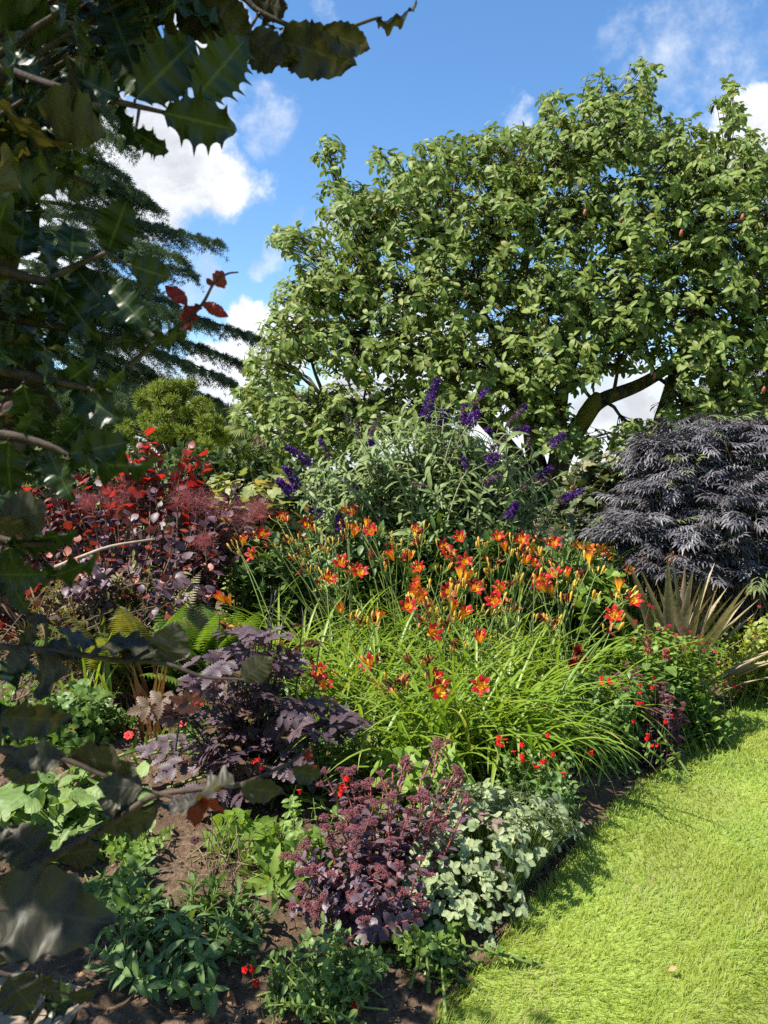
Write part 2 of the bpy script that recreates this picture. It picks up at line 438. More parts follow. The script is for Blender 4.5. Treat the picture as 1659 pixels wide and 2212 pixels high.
# lawn: everything on the lawn side of the edge
o = sheet('lawn', np.arange(-1.2, 9.01, 0.06), np.arange(-1.0, 9.6, 0.06), lambda x, y: np.where(edge_dist(x, y) > 0, -0.05, 0.0), turf_m, lambda x, y: edge_dist(x, y) < 0.03)
tag(o, kind='structure', label='bright mown lawn curving along the flower border')
# the bed
def soilz(x, y):
    d = edge_dist(x, y)
    return G(x, y) + 0.012*wob(x, y, 31.0, 1.0)*np.clip(d*5, 0, 1) + 0.006*wob(x, y, 83.0, 2.0) - 0.03*(d < 0)
o = sheet('flower_bed_soil', np.arange(-7.0, 7.0, 0.035), np.arange(1.9, 10.0, 0.035), soilz, soil_m, lambda x, y: edge_dist(x, y) > -0.02)
tag(o, kind='structure', label='bare brown crumbly soil of the flower border')
# paving in the near left corner
pav_m = plain_mat('paving_stone', (.20,.15,.10), (.28,.22,.15), 60, .9, .3, .2, .004)
mb = MB()
R = rng(5)
a = radians(-20); ex = np.array([cos(a), sin(a)]); ey = np.array([-sin(a), cos(a)]); o0 = np.array([-.86, 2.215])
for ix in range(4):
    for iy in range(4):
        x1, y1 = -ix*.62 - (iy % 2)*.3, -iy*.46; x0, y0 = x1 - .605, y1 - .445; zt = .05
        c = np.array([o0 + x_*ex + y_*ey for x_, y_ in ((x0,y0),(x1,y0),(x1,y1),(x0,y1))]) + R.normal(0, .006, (4, 2))
        ci = c.mean(0) + (c - c.mean(0))*.976
        v = [(*p, -0.1) for p in c] + [(*p, zt - .008) for p in c] + [(*p, zt + R.normal(0, .002)) for p in ci]
        f = [[0,1,5,4],[1,2,6,5],[2,3,7,6],[3,0,4,7],[4,5,9,8],[5,6,10,9],[6,7,11,10],[7,4,8,11],[8,9,10,11]]
        mb.add(v, f, np.zeros((12, 3)), 0)
tag(mb.build('paving', pav_m, smooth=False), kind='structure', label='pale stone paving at the end of the bed')

# clods and pebbles over the soil
clod_m = plain_mat('soil_clod', (.07,.045,.028), (.21,.145,.095), 30, .95, .6, .1, .01)
R = rng(11)
mb = MB(); kx = 26000
x = R.uniform(-3.2, 3.4, kx); y = R.uniform(2.0, 6.5, kx)**1.0; d = edge_dist(x, y); ok = (d > 0.01) & ((y < 4.6) | (d < .7)); x, y, d = x[ok], y[ok], d[ok]
ok = R.random(len(x)) < np.clip(3.0/y, .2, 1.0)**1.4; x, y = x[ok], y[ok]
s = np.clip(R.lognormal(-5.25, .5, len(x)), .003, .02)
BL = []
for q_ in range(4):
    v = OCT['v'].copy(); m = np.concatenate([v, nrm(np.array([[1,1,1],[1,1,-1],[1,-1,1],[1,-1,-1],[-1,1,1],[-1,1,-1],[-1,-1,1],[-1,-1,-1.]]))])
    m = m*R.uniform(.65, 1.15, (14, 1)); fs = []
    for k8 in range(8):
        sx = [np.sign(nn) for nn in (m[6 + k8])]; ia = 0 if sx[0] > 0 else 1; ib = 2 if sx[1] > 0 else 3; ic = 4 if sx[2] > 0 else 5; c8 = 6 + k8
        fs += [[ia, ib, c8], [ib, ic, c8], [ic, ia, c8]]
    BL.append(dict(v=m, f=np.array(fs), ts=np.zeros((14, 2))))
for q_ in range(4):
    sl = slice(q_, None, 4); k = len(x[sl])
    scatter(mb, BL[q_], np.stack([x[sl], y[sl], soilz(x[sl], y[sl]) + s[sl]*.2], -1), R.normal(0, 1, (k, 3)), R.normal(0, 1, (k, 3)), s[sl], R.random(k))
tag(mb.build('soil_clods', clod_m, smooth=False), kind='stuff', label='loose crumbs and small clods of brown earth')

# lawn grass
def grass_mat():
    m, t = new_mat('grass_blade'); tr = t.t
    at = N(tr, 'ShaderNodeAttribute', attribute_name='lf'); sp = N(tr, 'ShaderNodeSeparateXYZ'); t.link(at.outputs['Vector'], sp.inputs[0]); r, tt, ss = sp.outputs
    co = N(tr, 'ShaderNodeTexCoord').outputs['Object']
    patch = t.ramp(t.noise(co, 1.7, 3).outputs['Fac'], .42, .62)
    col = t.mix(r, rgb(.15,.25,.026), rgb(.33,.415,.065))
    col = t.mix(t.math('MULTIPLY', patch, .6), col, rgb(.31,.34,.045))
    col = t.mix(t.ramp(r, .955, .97), col, rgb(.38,.33,.15))
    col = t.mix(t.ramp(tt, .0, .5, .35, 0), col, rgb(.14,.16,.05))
    pb = N(tr, 'ShaderNodeBsdfPrincipled'); t.link(col, pb.inputs['Base Color']); pb.inputs['Roughness'].default_value = .45; pb.inputs['Specular IOR Level'].default_value = .35
    tl = N(tr, 'ShaderNodeBsdfTranslucent'); t.link(t.mix(1.0, col, rgb(1.5,1.5,.7), 'MULTIPLY'), tl.inputs[0])
    mx = N(tr, 'ShaderNodeMixShader'); mx.inputs[0].default_value = .48; t.link(pb.outputs[0], mx.inputs[1]); t.link(tl.outputs[0], mx.inputs[2])
    out = N(tr, 'ShaderNodeOutputMaterial'); t.link(mx.outputs[0], out.inputs[0]); return m
R = rng(21); mb = MB()
n_try = 900000
y = R.uniform(1.25, 8.5, n_try); x = R.uniform(-0.5, 7.0, n_try); d = edge_dist(x, y)
dist = np.hypot(x, y); keep = (d < .012) & (x < .60*y + .9) & (R.random(n_try) < np.clip((2.4/dist)**1.25, 0, 1)*np.where(d > -.05, 1, .95))
x, y, d, dist = x[keep], y[keep], d[keep], dist[keep]; k = len(x)
h = R.uniform(.020, .050, k)*np.where(d > -.05, 1.2, 1.0)*(1 + .25*wob(x, y, 3.0)); wd = R.uniform(.0016, .0030, k)*np.clip(dist/2.2, 1, 2.6)
az = 2.2*wob(x, y, 1.6) + 1.2*wob(x, y, 6.0, 2.0) + R.normal(0, 1.0, k)
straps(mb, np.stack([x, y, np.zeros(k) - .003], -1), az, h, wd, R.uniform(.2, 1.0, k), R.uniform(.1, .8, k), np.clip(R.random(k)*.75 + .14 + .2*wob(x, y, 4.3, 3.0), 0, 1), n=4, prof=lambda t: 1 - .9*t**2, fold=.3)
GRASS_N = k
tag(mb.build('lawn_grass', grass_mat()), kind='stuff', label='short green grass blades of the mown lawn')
# ================================================================== background trees
bark_m = plain_mat('bark', (.035,.028,.022), (.10,.085,.065), 9, .95, .8, .1, .03, 8, (4, 4, 1), c=(.13,.12,.03), cs=2.2)
twig_m = plain_mat('twig', (.05,.035,.025), (.11,.08,.055), 30, .8, .2)
moss_m = plain_mat('moss', (.10,.10,.012), (.19,.17,.03), 60, .95, .8, .1, .01)

# ---- magnolia
mag_leaf = leaf_mat('magnolia_leaf', (.095,.152,.026), (.19,.238,.046), trans=.32, rough=.5, spec=.25, vein=(.22,.26,.08), vstr=.5, c=(.20,.20,.05), cpos=.95, back=(.13,.17,.06))
def prof_ov(wm, pk=.55, base=.05):
    def f(t):
        a = t/pk if t < pk else (1 - t)/(1 - pk)
        return wm*(base + (1 - base)*np.sin(min(max(a, 0), 1)*pi/2)**.8) if 0 < t < 1 else .004
    return f
ML = [leaf(prof_ov(.21, .6), 6, 1, .30, .35), leaf(prof_ov(.23, .58), 6, 1, .15, .7), leaf(prof_ov(.19, .62), 6, 1, .4, .15)]
R = rng(101)
TB = gp(P(1185, 1000, 11.6)[0], 11.6); TB[2] = -.1
mag = thing('magnolia_tree', 'broad green large-leaved magnolia tree rising behind the purple-spiked shrub', 'tree', TB)
LOBES = [(1390,170,30,52),(1300,195,36,50),(1575,225,36,52),(1190,232,34,42),(712,330,30,40),(1340,275,105,75),(1220,320,90,66),(1090,330,90,60),(965,345,72,52),(880,385,55,52),
 (1450,335,100,85),(1555,365,80,70),(1640,350,60,70),(740,430,55,45),(650,512,66,28),(800,470,88,66),(930,480,105,86),(1080,455,105,96),(1230,455,115,96),(1380,475,115,96),(1540,490,115,100),(1690,480,95,100),
 (735,600,100,66),(660,640,70,45),(880,620,115,86),(1040,615,115,96),(1200,625,115,96),(1360,635,115,96),(1520,645,115,105),(1690,650,100,110),(640,710,76,56),(590,780,60,50),(755,745,105,66),(900,765,100,66),
 (1050,765,105,76),(1200,775,105,70),(1340,735,95,60),(1520,760,105,66),(1680,790,90,90),(560,872,62,50),(650,900,95,60),(780,885,105,70),(920,880,90,60),(1110,850,85,60),(1500,880,80,50),(1620,880,90,70),
 (700,960,90,40),(1250,950,60,35),(1180,905,60,50),(1380,945,60,40),(820,330,25,22),(1800,600,90,120),(1800,820,90,100),(1820,420,70,90)]
fork = TB + np.array([0, 0, 1.1])
mains = {}
def limb(mb, a, b, r0, r1, sag=.3, n=9):
    a = np.asarray(a); b = np.asarray(b); m = (a + b)/2 + np.array([0, 0, sag*np.linalg.norm(b - a)*.4]) + R.normal(0, .08, 3)*np.linalg.norm(b - a)*.6
    c = bez(a, m, b, n); c[1:-1] += R.normal(0, .02, (n - 2, 3))*np.linalg.norm(b - a)*.35; tube(mb, c, np.linspace(r0, r1, n), 7); return c
mbt = MB(); tube(mbt, [TB + [0,0,-.2], TB + [.02,0,.5], fork], [.26,.2,.19], 10)
mbl = []
big = [P(1440,860,11.3), P(1290,560,12.0), P(1000,620,11.6), P(800,700,11.2), P(1600,700,11.2), P(1150,420,12.4), P(700,860,11.0)]
curves = []
for kx, e in enumerate(big):
    m_ = MB()
    if kx == 0:
        c = spline([fork, P(1215,985,11.3), P(1262,905,11.2), P(1300,865,11.1), P(1385,830,11.1), P(1480,770,11.1), P(1590,690,11.1)], 36); tube(m_, c, np.linspace(.17, .05, len(c)), 9)
    elif kx == 4:
        c = spline([TB + [1.7,0,0], P(1425,960,11.6), P(1442,860,11.6), P(1490,700,11.6), P(1540,480,11.8)], 30); tube(m_, c, np.linspace(.17, .03, len(c)), 9)
    else: c = limb(m_, fork, e, .15, .035, .3, 14)
    curves.append(c); m_.build('limb', bark_m, mag)
mm = MB(); tube(mm, spline([P(1248,925,11.03), P(1264,898,11.0), P(1283,868,10.97), P(1290,850,11.0)], 14), [.07,.12,.11,.05], 8)
allc = np.vstack(curves)
mbw = MB(); mbf = MB(); tips = []; POS=[]; DIR=[]; NRM=[]
for (u, v, ru, rv) in LOBES:
    dd = 12.0 - 1.9*sqrt(max(0, 1 - ((u - 1180)/760)**2))*(.6 + .4*min(1, max(0, (v - 200)/600)))
    for lay, dens in ((0, 1.0), (1.7, .55), (3.3, .40)):
        if lay and (ru < 50 or u > 1780): continue
        cen = P(u, v, dd + lay); near = allc[np.argmin(np.linalg.norm(allc - cen, axis=1))]
        lc = limb(mbw, near, cen, .03, .012, .15, 7)
        nt_ = int(dens*ru*rv*pi/255.0) + 4
        ph = R.uniform(0, 6.28, nt_); rr = np.sqrt(R.uniform(0, 1, nt_))*1.12
        uu = u + ru*rr*np.cos(ph); vv = v + rv*rr*np.sin(ph)
        dz = dd + lay + R.normal(0, .45, nt_) - .35*np.sqrt(np.maximum(0, 1 - rr**2))
        for a, b, c_ in zip(uu, vv, dz):
            tp = P(a, b, c_)
            if wob(tp[0]*1.0, tp[2]*1.1 + tp[1]*.6, 2.6, 1.0) < -1.0: continue
            tips.append((tp, cen, lc))
TP = np.array([t[0] for t in tips]); CN = np.array([t[1] for t in tips])
for (tp, cen, lc) in tips:
    s_ = lc[R.integers(3, len(lc))]
    mid = (s_ + tp)/2 + np.array([0, 0, -.06])
    tube(mbw, bez(s_, mid, tp, 4), [.009, .004], 3)
out = nrm(TP - CN + R.normal(0, .15, TP.shape)); up = nrm(out*.8 + np.array([0, -.15, .75]))
for kx in range(8):
    sel = R.random(len(TP)) < (.97 if kx < 6 else .55); kk = sel.sum(); u_ = up[sel]
    a = nrm(np.cross(u_, R.normal(0, 1, (kk, 3)))); b = np.cross(u_, a); ph = kx*2.4 + R.normal(0, .3, kk)
    rad = np.cos(ph)[:, None]*a + np.sin(ph)[:, None]*b; el = R.uniform(-.25, .55, kk)[:, None]
    d_ = nrm(rad + u_*el - np.array([0, 0, .18])); n_ = nrm(u_ - d_*np.sum(u_*d_, 1, keepdims=True))
    scatter(mbf, ML[kx % 3], TP[sel] - u_*R.uniform(0, .12, (kk, 1)), d_, n_, R.uniform(.085, .17, kk), R.random(kk))
mbt.build('trunk', bark_m, mag); mm.build('moss_patch', moss_m, mag)
mbw.build('twigs', bark_m, mag); mbf.build('crown', mag_leaf, mag)
fr_m = leaf_mat('magnolia_fruit', (.30,.045,.04), (.22,.10,.05), trans=0, rough=.6)
for (u, v) in [(1262,468),(1345,495),(1470,512),(1602,478),(1520,790),(1648,850),(1600,930),(1412,820)]:
    m_ = MB(); c = P(u, v, 9.75); lathe(m_, [(0,.006),(.02,.022),(.05,.024),(.08,.016),(.095,.002)], [.1,-.2,.9], c, 7); m_.build('seed_pod', fr_m, mag)

# ---- cedar
ced_m = leaf_mat('cedar_needles', (.036,.062,.042), (.08,.115,.072), trans=.1, rough=.6, spec=.2, c=(.12,.155,.105), cpos=.8)
cone_m = plain_mat('cedar_cone', (.10,.09,.06), (.2,.17,.11), 20)
R = rng(202)
CB = np.array([P(15, 1000, 18)[0], 18.0, -.1])
ced = thing('cedar_tree', 'tall dark blue-green cedar with layered drooping boughs against the clouds', 'tree', CB)
mb = MB(); tube(mb, [CB, CB + [0,0,4], CB + [.1,0,9], CB + [.1,0,12.5]], [.42,.35,.2,.04], 10); mb.build('trunk', bark_m, ced)
SPR = []
for q_ in range(3):   # a tuft: short blades around an axis
    parts = []
    bl = leaf([(0,.05),(.6,.06),(1,.005)], 3, 1, .1, .0); bl = dict(v=bl['v'][:, :], f=bl['f'], ts=bl['ts'])
    for k7 in range(6):
        parts.append((bl, rotz(0) @ roty(k7*1.05 + q_*.4) @ rotx(.75 + .2*(k7 % 3)) , (0, 0, 0)))
    SPR.append(join_tpl(parts))
BG_ = [(80,60,230,150,0),(60,120,250,235,.6),(60,150,285,275,0),(60,220,272,310,-.8),(60,300,275,385,.5),(60,345,320,425,-.3),(60,385,342,448,0),(60,430,300,490,.9),(60,470,480,527,0),(60,500,400,560,-.9),(80,540,420,592,.5),(80,590,340,625,-.5),
 (100,610,380,655,.6),(100,630,420,690,-.8),(110,640,575,735,0),(110,670,540,790,.7),(110,700,515,830,-.3),(110,760,480,870,.6),(110,800,470,900,-.6),(60,880,400,910,.3),(60,820,330,880,-.9),(60,740,330,800,.9),(60,560,250,640,-.2),
 (15,170,-150,280,.3),(60,400,-260,480,-.4),(60,620,-330,700,.4),(60,800,-300,870,-.2),(60,260,200,330,1.2),(60,660,250,740,1.3)]
mbn = MB(); wood = MB()
cones = []
for (u0, v0, u1, v1, dy) in BG_:
    a = P(min(u0, 60) - 45, v0, 18 + dy*.2); b = P(u1, v1, 18 + dy*2.2); L = np.linalg.norm(b - a)
    m = (a + b)/2 + np.array([0, 0, .10*L]); c = bez(a, m, b, 26); tube(wood, c, np.linspace(.06, .012, 26), 5)
    tg = nrm(np.gradient(c, axis=0)); side = nrm(np.cross(tg, [0, 0, 1.0]))
    nb = int(L*30); s = R.uniform(.10, 1, nb)**.8; s[:6] = R.uniform(.93, 1, 6); i_ = np.clip((s*25).astype(int), 0, 25)
    ln = (.35 + 1.15*(1 - s)**.8)*R.uniform(.6, 1.15, nb)
    sg = R.choice([-1, 1], nb)
    d0 = nrm(tg[i_]*R.uniform(.5, 1.2, (nb, 1)) + side[i_]*(sg*R.uniform(.3, 1.1, nb))[:, None] + np.array([0, 0, 1])*R.uniform(-.35, .12, (nb, 1)))
    st = max(4, 0); steps = 24
    t = np.linspace(0.04, 1, steps)
    P_ = c[i_][:, None, :] + (d0[:, None, :]*t[None, :, None] - np.array([0, 0, 1])*(t[None, :, None]**2)*R.uniform(.05, .45, (nb, 1, 1)))*ln[:, None, None]
    D_ = nrm(d0[:, None, :] - np.array([0, 0, 1])*t[None, :, None]*.5)
    kk = R.random((nb, steps)) < np.clip(ln[:, None]/.9, .35, 1)
    pp = P_[kk] + R.normal(0, .022, (kk.sum(), 3)); dd_ = D_[kk] + R.normal(0, .28, (kk.sum(), 3))
    k = len(pp); rb = np.repeat(R.random(nb)[:, None], steps, 1)[kk]
    for q_ in range(3):
        scatter(mbn, SPR[q_], pp[q_::3], dd_[q_::3], R.normal(0, 1, (len(pp[q_::3]), 3)), R.uniform(.06, .115, len(pp[q_::3])), np.clip(rb[q_::3] + R.normal(0, .12, len(rb[q_::3])), 0, 1))
    for j in range(0, nb, 3): tube(wood, P_[j, ::6], [.012, .004], 3)
    for j in R.integers(0, nb, 3): cones.append(P_[j, R.integers(4, 12)])
wood.build('bough', bark_m, ced); mbn.build('crown', ced_m, ced)
ci_ = [c for c in cones if c[0] > P(150, 500, 18)[0]][:46]
cm_ = MB(); lathe(cm_, [(0,.01),(.02,.032),(.06,.036),(.095,.022),(.105,.003)], [0,0,1], [0,0,0], 7); cme = cm_.mesh('cone', cone_m)
for c in ci_:
    o = link(bpy.data.objects.new('cone', cme), ced); o.location = Vector(c - CB)

# ---- distant pine, small trees and palm
pine_m = leaf_mat('pine_needles', (.13,.17,.03), (.24,.28,.05), trans=.25, rough=.6, spec=.2)
dark_m = leaf_mat('dark_tree_leaf', (.030,.052,.018), (.065,.095,.028), trans=.2, rough=.5, spec=.3)
def blob_tree(name, label, lobes, base_p, mat, tpl, size, per, seed, trunk_r=.12, spread=.5, up=.5, trunk_m=None, cat='tree'):
    R = rng(seed); o = thing(name, label, cat, base_p)
    mb = MB(); mw = MB()
    top = np.mean([P(l[0], l[1], l[4]) for l in lobes], axis=0)
    tube(mw, spline([base_p, base_p*.5 + top*.5 + np.array([.1, 0, -.2]), top], 10), [trunk_r, trunk_r*.35], 7)
    for (u, v, ru, rv, d) in lobes:
        n_ = int(per*ru*rv/100); e = nrm(R.normal(0, 1, (n_, 3))); r_ = R.uniform(.35, 1, (n_, 1))**.5
        px = d/F; cen = P(u, v, d); off = e*r_*np.array([ru*px, (ru + rv)/2*px, rv*px]); pp = cen + off
        tube(mw, bez(top*.6 + base_p*.4, (top + cen)/2, cen, 6), [trunk_r*.3, .015], 4)
        dd = nrm(e + R.normal(0, spread, (n_, 3)) + np.array([0, 0, up])); nn = nrm(e + np.array([0, 0, .6]) + R.normal(0, .4, (n_, 3)))
        k = len(tpl)
        for q_ in range(k): scatter(mb, tpl[q_], pp[q_::k], dd[q_::k], nn[q_::k], R.uniform(.7, 1.3, len(pp[q_::k]))*size, R.random(len(pp[q_::k])))
    mw.build('trunk', trunk_m or bark_m, o); mb.build('crown', mat, o); return o
PT = []
for q_ in range(2):
    bl = leaf([(0,.05),(.5,.06),(1,.005)], 3, 1, .1, .0)
    PT.append(join_tpl([(bl, roty(k7*1.05 + q_*.5) @ rotx(.25 + .35*(k7 % 3)), (0,0,0)) for k7 in range(7)]))
RP = rng(300); PINE_L = []
for k in range(64):
    v_ = RP.uniform(832, 965); hw_ = np.interp(v_, [830,880,930,965], [30,75,105,110]); u_ = 375 + RP.uniform(-1, 1)*hw_ + 10*sin(v_*.1); PINE_L.append((u_, v_, RP.uniform(9,17), RP.uniform(7,13), 14 + RP.normal(0, .5) - .004*(v_ - 830)))
blob_tree('pine_tree', 'bright yellow-green bushy pine below the dark cedar boughs', PINE_L, np.array([P(370,990,14)[0], 14, -.1]), pine_m, PT, .115, 42, 301, spread=.5, up=.7)
LFS = [leaf(prof_ov(.34, .45), 4, 1, .2, .3)]
blob_tree('dark_pine_tree', 'dark green tree in shade behind the red-topped shrub', [(440,950,60,34,23),(490,930,40,40,23.5),(250,880,60,60,24),(200,930,70,60,24),(120,900,80,70,24.5),(520,970,40,24,23)], np.array([P(420,1000,23)[0], 23, -.1]), dark_m, PT, .34, 45, 302)
hedge_m = leaf_mat('far_hedge_leaf', (.045,.075,.02), (.10,.13,.035), trans=.2, rough=.6, spec=.2)
for (u, v, ru, rv, d, kx) in [(60,1030,120,60,9.6,0),(250,1020,110,52,10.2,1),(420,1010,80,44,9.4,2),(520,1000,60,40,10.0,3),(640,1040,90,42,9.8,4),(800,1050,90,40,10.4,5),(960,1060,90,40,9.9,6),(1120,1070,80,36,10.3,7)]:
    blob_tree('laurel_shrub', ['dark evergreen shrub at the far left behind the purple smoke bush','dense evergreen shrub behind the red tips of the smoke bush','green shrub between the smoke bush and the cedar','rounded green shrub beside the fan palm','green shrub behind the pale grape vine','green shrub behind the left of the purple-spiked shrub','green shrub behind the middle of the purple-spiked shrub','green shrub behind the right of the purple-spiked shrub'][kx], [(u,v,ru,rv,d),(u-ru*.5,v+rv*.6,ru*.6,rv*.6,d-.2),(u+ru*.5,v+rv*.6,ru*.6,rv*.6,d-.1),(u,v+rv*1.3,ru*.9,rv*.8,d),(u-ru*.4,v+rv*2.4,ru*.8,rv*.8,d-.1),(u+ru*.4,v+rv*2.4,ru*.8,rv*.8,d-.1),(u,v+rv*3.4,ru,rv*.7,d-.15)], gp(P(u,1000,d)[0], d), hedge_m, LFS, .11, 9.5, 320 + kx, .05, .6, .3, None, 'shrub')
# palm
R = rng(303)
PB = np.array([P(568, 1000, 16)[0], 16, -.1]); top = P(568, 925, 16)
palm = thing('fan_palm', 'fan palm with a shaggy trunk half hidden behind the magnolia', 'palm', PB)
mb = MB(); tube(mb, [PB, (PB + top)/2, top], [.17, .2, .16], 10)
straps(mb, top + R.normal(0, .1, (240, 3)) - np.array([0,0,1])*R.uniform(0, .9, (240,1)), R.uniform(0, 6.28, 240), R.uniform(.2,.5,240), .03, R.uniform(1.8,2.6,240), .5, R.random(240), 4)
mb.build('trunk', plain_mat('palm_fibre', (.07,.05,.03), (.16,.12,.07), 30), palm)
pl_m = leaf_mat('palm_leaf', (.10,.14,.04), (.19,.21,.07), trans=.25, rough=.5)
for k in range(26):
    mb = MB(); az = R.uniform(0, 6.28); el = R.uniform(-.9, 1.1); d_ = np.array([cos(az)*cos(el), sin(az)*cos(el), sin(el)]); h = top + d_*R.uniform(.5, .8)
    tube(mb, bez(top, top + d_*.4 + [0,0,.05], h, 5), [.012, .008], 4)
    n_ = nrm(np.cross(d_, np.cross([0,0,1.], d_) + 1e-3)); sd_ = nrm(np.cross(d_, n_)); ph = np.linspace(-1.75, 1.75, 30)
    dd = np.cos(ph)[:, None]*d_ + np.sin(ph)[:, None]*sd_ - np.array([0,0,.12])
    scatter(mb, leaf([(0,.018),(.5,.03),(1,.004)], 4, 1, .3, .35), np.repeat(h[None], 30, 0), dd, n_, R.uniform(.5,.62,30), R.random(30)); mb.build('frond', pl_m, palm)

# far hedges and trees closing the view
R = rng(304)
for (name, label, x0, x1, y0, hgt, seed) in [('hedge', 'long clipped green hedge far behind the magnolia trunk', -4, 16, 26, 1.75, 1), ('hedge', 'dark hedge beyond the lawn under the cedar', -24, -4, 28, 2.1, 2)]:
    o = thing(name, label, 'hedge', (x0, y0, -.1)); mb = MB(); n_ = int((x1 - x0)*hgt*170)
    pp = np.stack([R.uniform(x0, x1, n_), y0 + R.uniform(-.5, .5, n_), R.uniform(-.1, 1, n_)**.9*hgt*(1 + .06*np.sin(R.uniform(0, 9, n_)))], -1); pp[:, 2] *= 1 + .1*np.sin(pp[:, 0]*1.7) + .06*np.sin(pp[:, 0]*4.1)
    scatter(mb, LFS[0], pp, R.normal(0, 1, (n_, 3)), R.normal(0, .6, (n_, 3)) + [0, -.6, .6], R.uniform(.09, .16, n_), R.random(n_)); mb.build('foliage', hedge_m, o)
    mw = MB()
    for xx in np.arange(x0 + .3, x1, .8): tube(mw, [[xx, y0, -.12], [xx + .1, y0, hgt*.8]], [.05, .02], 5)
    mw.build('stems', bark_m, o)
# pale weatherboarded building glimpsed at the right
wb_m = plain_mat('white_boards', (.66,.65,.62), (.76,.75,.72), 6, .6, .1)
rf_m = plain_mat('slate', (.10,.10,.11), (.17,.17,.18), 12, .7, .3)
gl_m = plain_mat('window_glass', (.02,.025,.03), (.035,.04,.05), 3, .08, .0, .6)
hx0, hx1, hy0, hy1, hz = 8.6, 15.0, 17.5, 22.0, 2.7
hs_ = thing('white_building', 'white weatherboarded building partly hidden behind the black-leaved shrub', 'building', (hx0, hy0, -.12))
def box(mb, a, b, mat=0):
    a = np.array(a, float); b = np.array(b, float)
    v = [[a[0] if i & 1 == 0 else b[0], a[1] if i & 2 == 0 else b[1], a[2] if i & 4 == 0 else b[2]] for i in range(8)]
    mb.add(v, [[0,2,3,1],[4,5,7,6],[0,1,5,4],[2,6,7,3],[0,4,6,2],[1,3,7,5]], np.zeros((8, 3)), mat)
mb = MB(); box(mb, (hx0 + .03, hy0 + .03, -.12), (hx1 - .03, hy1, hz))
for k in range(19):
    z0 = k*.145 - .05
    mb.add([[hx0, hy0 - .004, z0],[hx1, hy0 - .004, z0],[hx1, hy0 + .02, z0 + .148],[hx0, hy0 + .02, z0 + .148],[hx0, hy0 + .02, z0],[hx1, hy0 + .02, z0]], [[0,1,2,3],[0,4,5,1]], np.zeros((6,3)))
mb.build('wall', wb_m, hs_, smooth=False)
mb = MB(); v = [[hx0-.3,hy0-.3,hz],[hx1+.3,hy0-.3,hz],[hx1+.3,hy1+.3,hz],[hx0-.3,hy1+.3,hz],[hx0-.3,(hy0+hy1)/2,hz+1.5],[hx1+.3,(hy0+hy1)/2,hz+1.5]]
mb.add(v, [[0,1,5,4],[2,3,4,5],[0,3,2,1]], np.zeros((6,3))); mb.add([v[0], v[3], v[4], v[1], v[2], v[5]], [[0,2,1],[3,4,5]], np.zeros((6,3))); mb.build('roof', rf_m, hs_, smooth=False)
for k in range(3):
    mb = MB(); xx = hx0 + .9 + k*1.9; box(mb, (xx, hy0 - .03, .9), (xx + .9, hy0 - .006, 2.0)); w_ = mb.build('window', wb_m, hs_, smooth=False)
    mb = MB(); box(mb, (xx + .07, hy0 - .042, .97), (xx + .83, hy0 - .032, 1.93)); mb.build('pane', gl_m, w_, smooth=False)
# low rail fence behind the purple-spiked shrub
rail_m = plain_mat('weathered_wood', (.22,.17,.11), (.36,.29,.20), 14, .85, .4, .2, .004, 6, (1, 8, 8))
fn = thing('rail_fence', 'low weathered wooden rail fence behind the purple-spiked shrub', 'fence', (.9, 8.6, -.1))
mb = MB(); box(mb, (.3, 8.58, .86), (3.3, 8.63, .96)); mb.build('rail', rail_m, fn, smooth=False)
mb = MB(); box(mb, (.3, 8.585, .45), (3.3, 8.625, .55)); mb.build('rail', rail_m, fn, smooth=False)
for xx in (.35, 1.7, 3.1):
    mb = MB(); box(mb, (xx, 8.635, -.12), (xx + .1, 8.735, 1.05)); mb.build('post', rail_m, fn, smooth=False)
# ================================================================== middle of the border
stem_green = plain_mat('green_stem', (.10,.15,.03), (.16,.20,.05), 40, .6, .1)
stem_brown = plain_mat('brown_stem', (.09,.06,.04), (.2,.14,.09), 40, .8, .2)
twig_pale = plain_mat('pale_bare_branch', (.22,.17,.12), (.34,.27,.2), 30, .8, .2)
def put(mb, T, pos, d, n, size, R, var=.25, mat=0, rnd=None):
    k = len(pos); Ts = T if isinstance(T, list) else [T]; sc = size*R.uniform(1 - var, 1 + var, k); r = R.random(k) if rnd is None else rnd
    for q_, t_ in enumerate(Ts):
        sl = slice(q_, None, len(Ts)); scatter(mb, t_, pos[sl], d[sl], n[sl], sc[sl], r[sl], mat)
def skyward(d, n, f, R=None):
    """turn the blades part of the way to the light"""
    n2 = nrm(n + f*np.array([-.25, -.15, 1.0])); return n2
OV = [leaf(prof_ov(.26, .42), 5, 1, .25, .3), leaf(prof_ov(.28, .45), 5, 1, .1, .6)]
LANCE = [leaf(prof_ov(.13, .38), 6, 1, .3, .4), leaf(prof_ov(.12, .4), 6, 1, .2, .8)]
ROUND = [leaf(prof_ov(.40, .52, .1), 6, 1, .12, .2), leaf(prof_ov(.38, .55, .1), 6, 1, .3, .4), leaf(prof_ov(.42, .5, .1), 6, 1, -.1, -.2)]
HEART = [leaf([(0,.12),(.08,.33),(.25,.41),(.5,.33),(.8,.12),(1,.005)], 6, 1, .2, .5), leaf([(0,.12),(.08,.33),(.25,.40),(.5,.31),(.8,.11),(1,.005)], 6, 1, .1, .2)]
LOBED = [leaf([(0,.08),(.06,.36),(.16,.52),(.26,.36),(.36,.30),(.48,.46),(.58,.38),(.66,.2),(.8,.16),(1,.01)], 10, 1, .15, .4)]

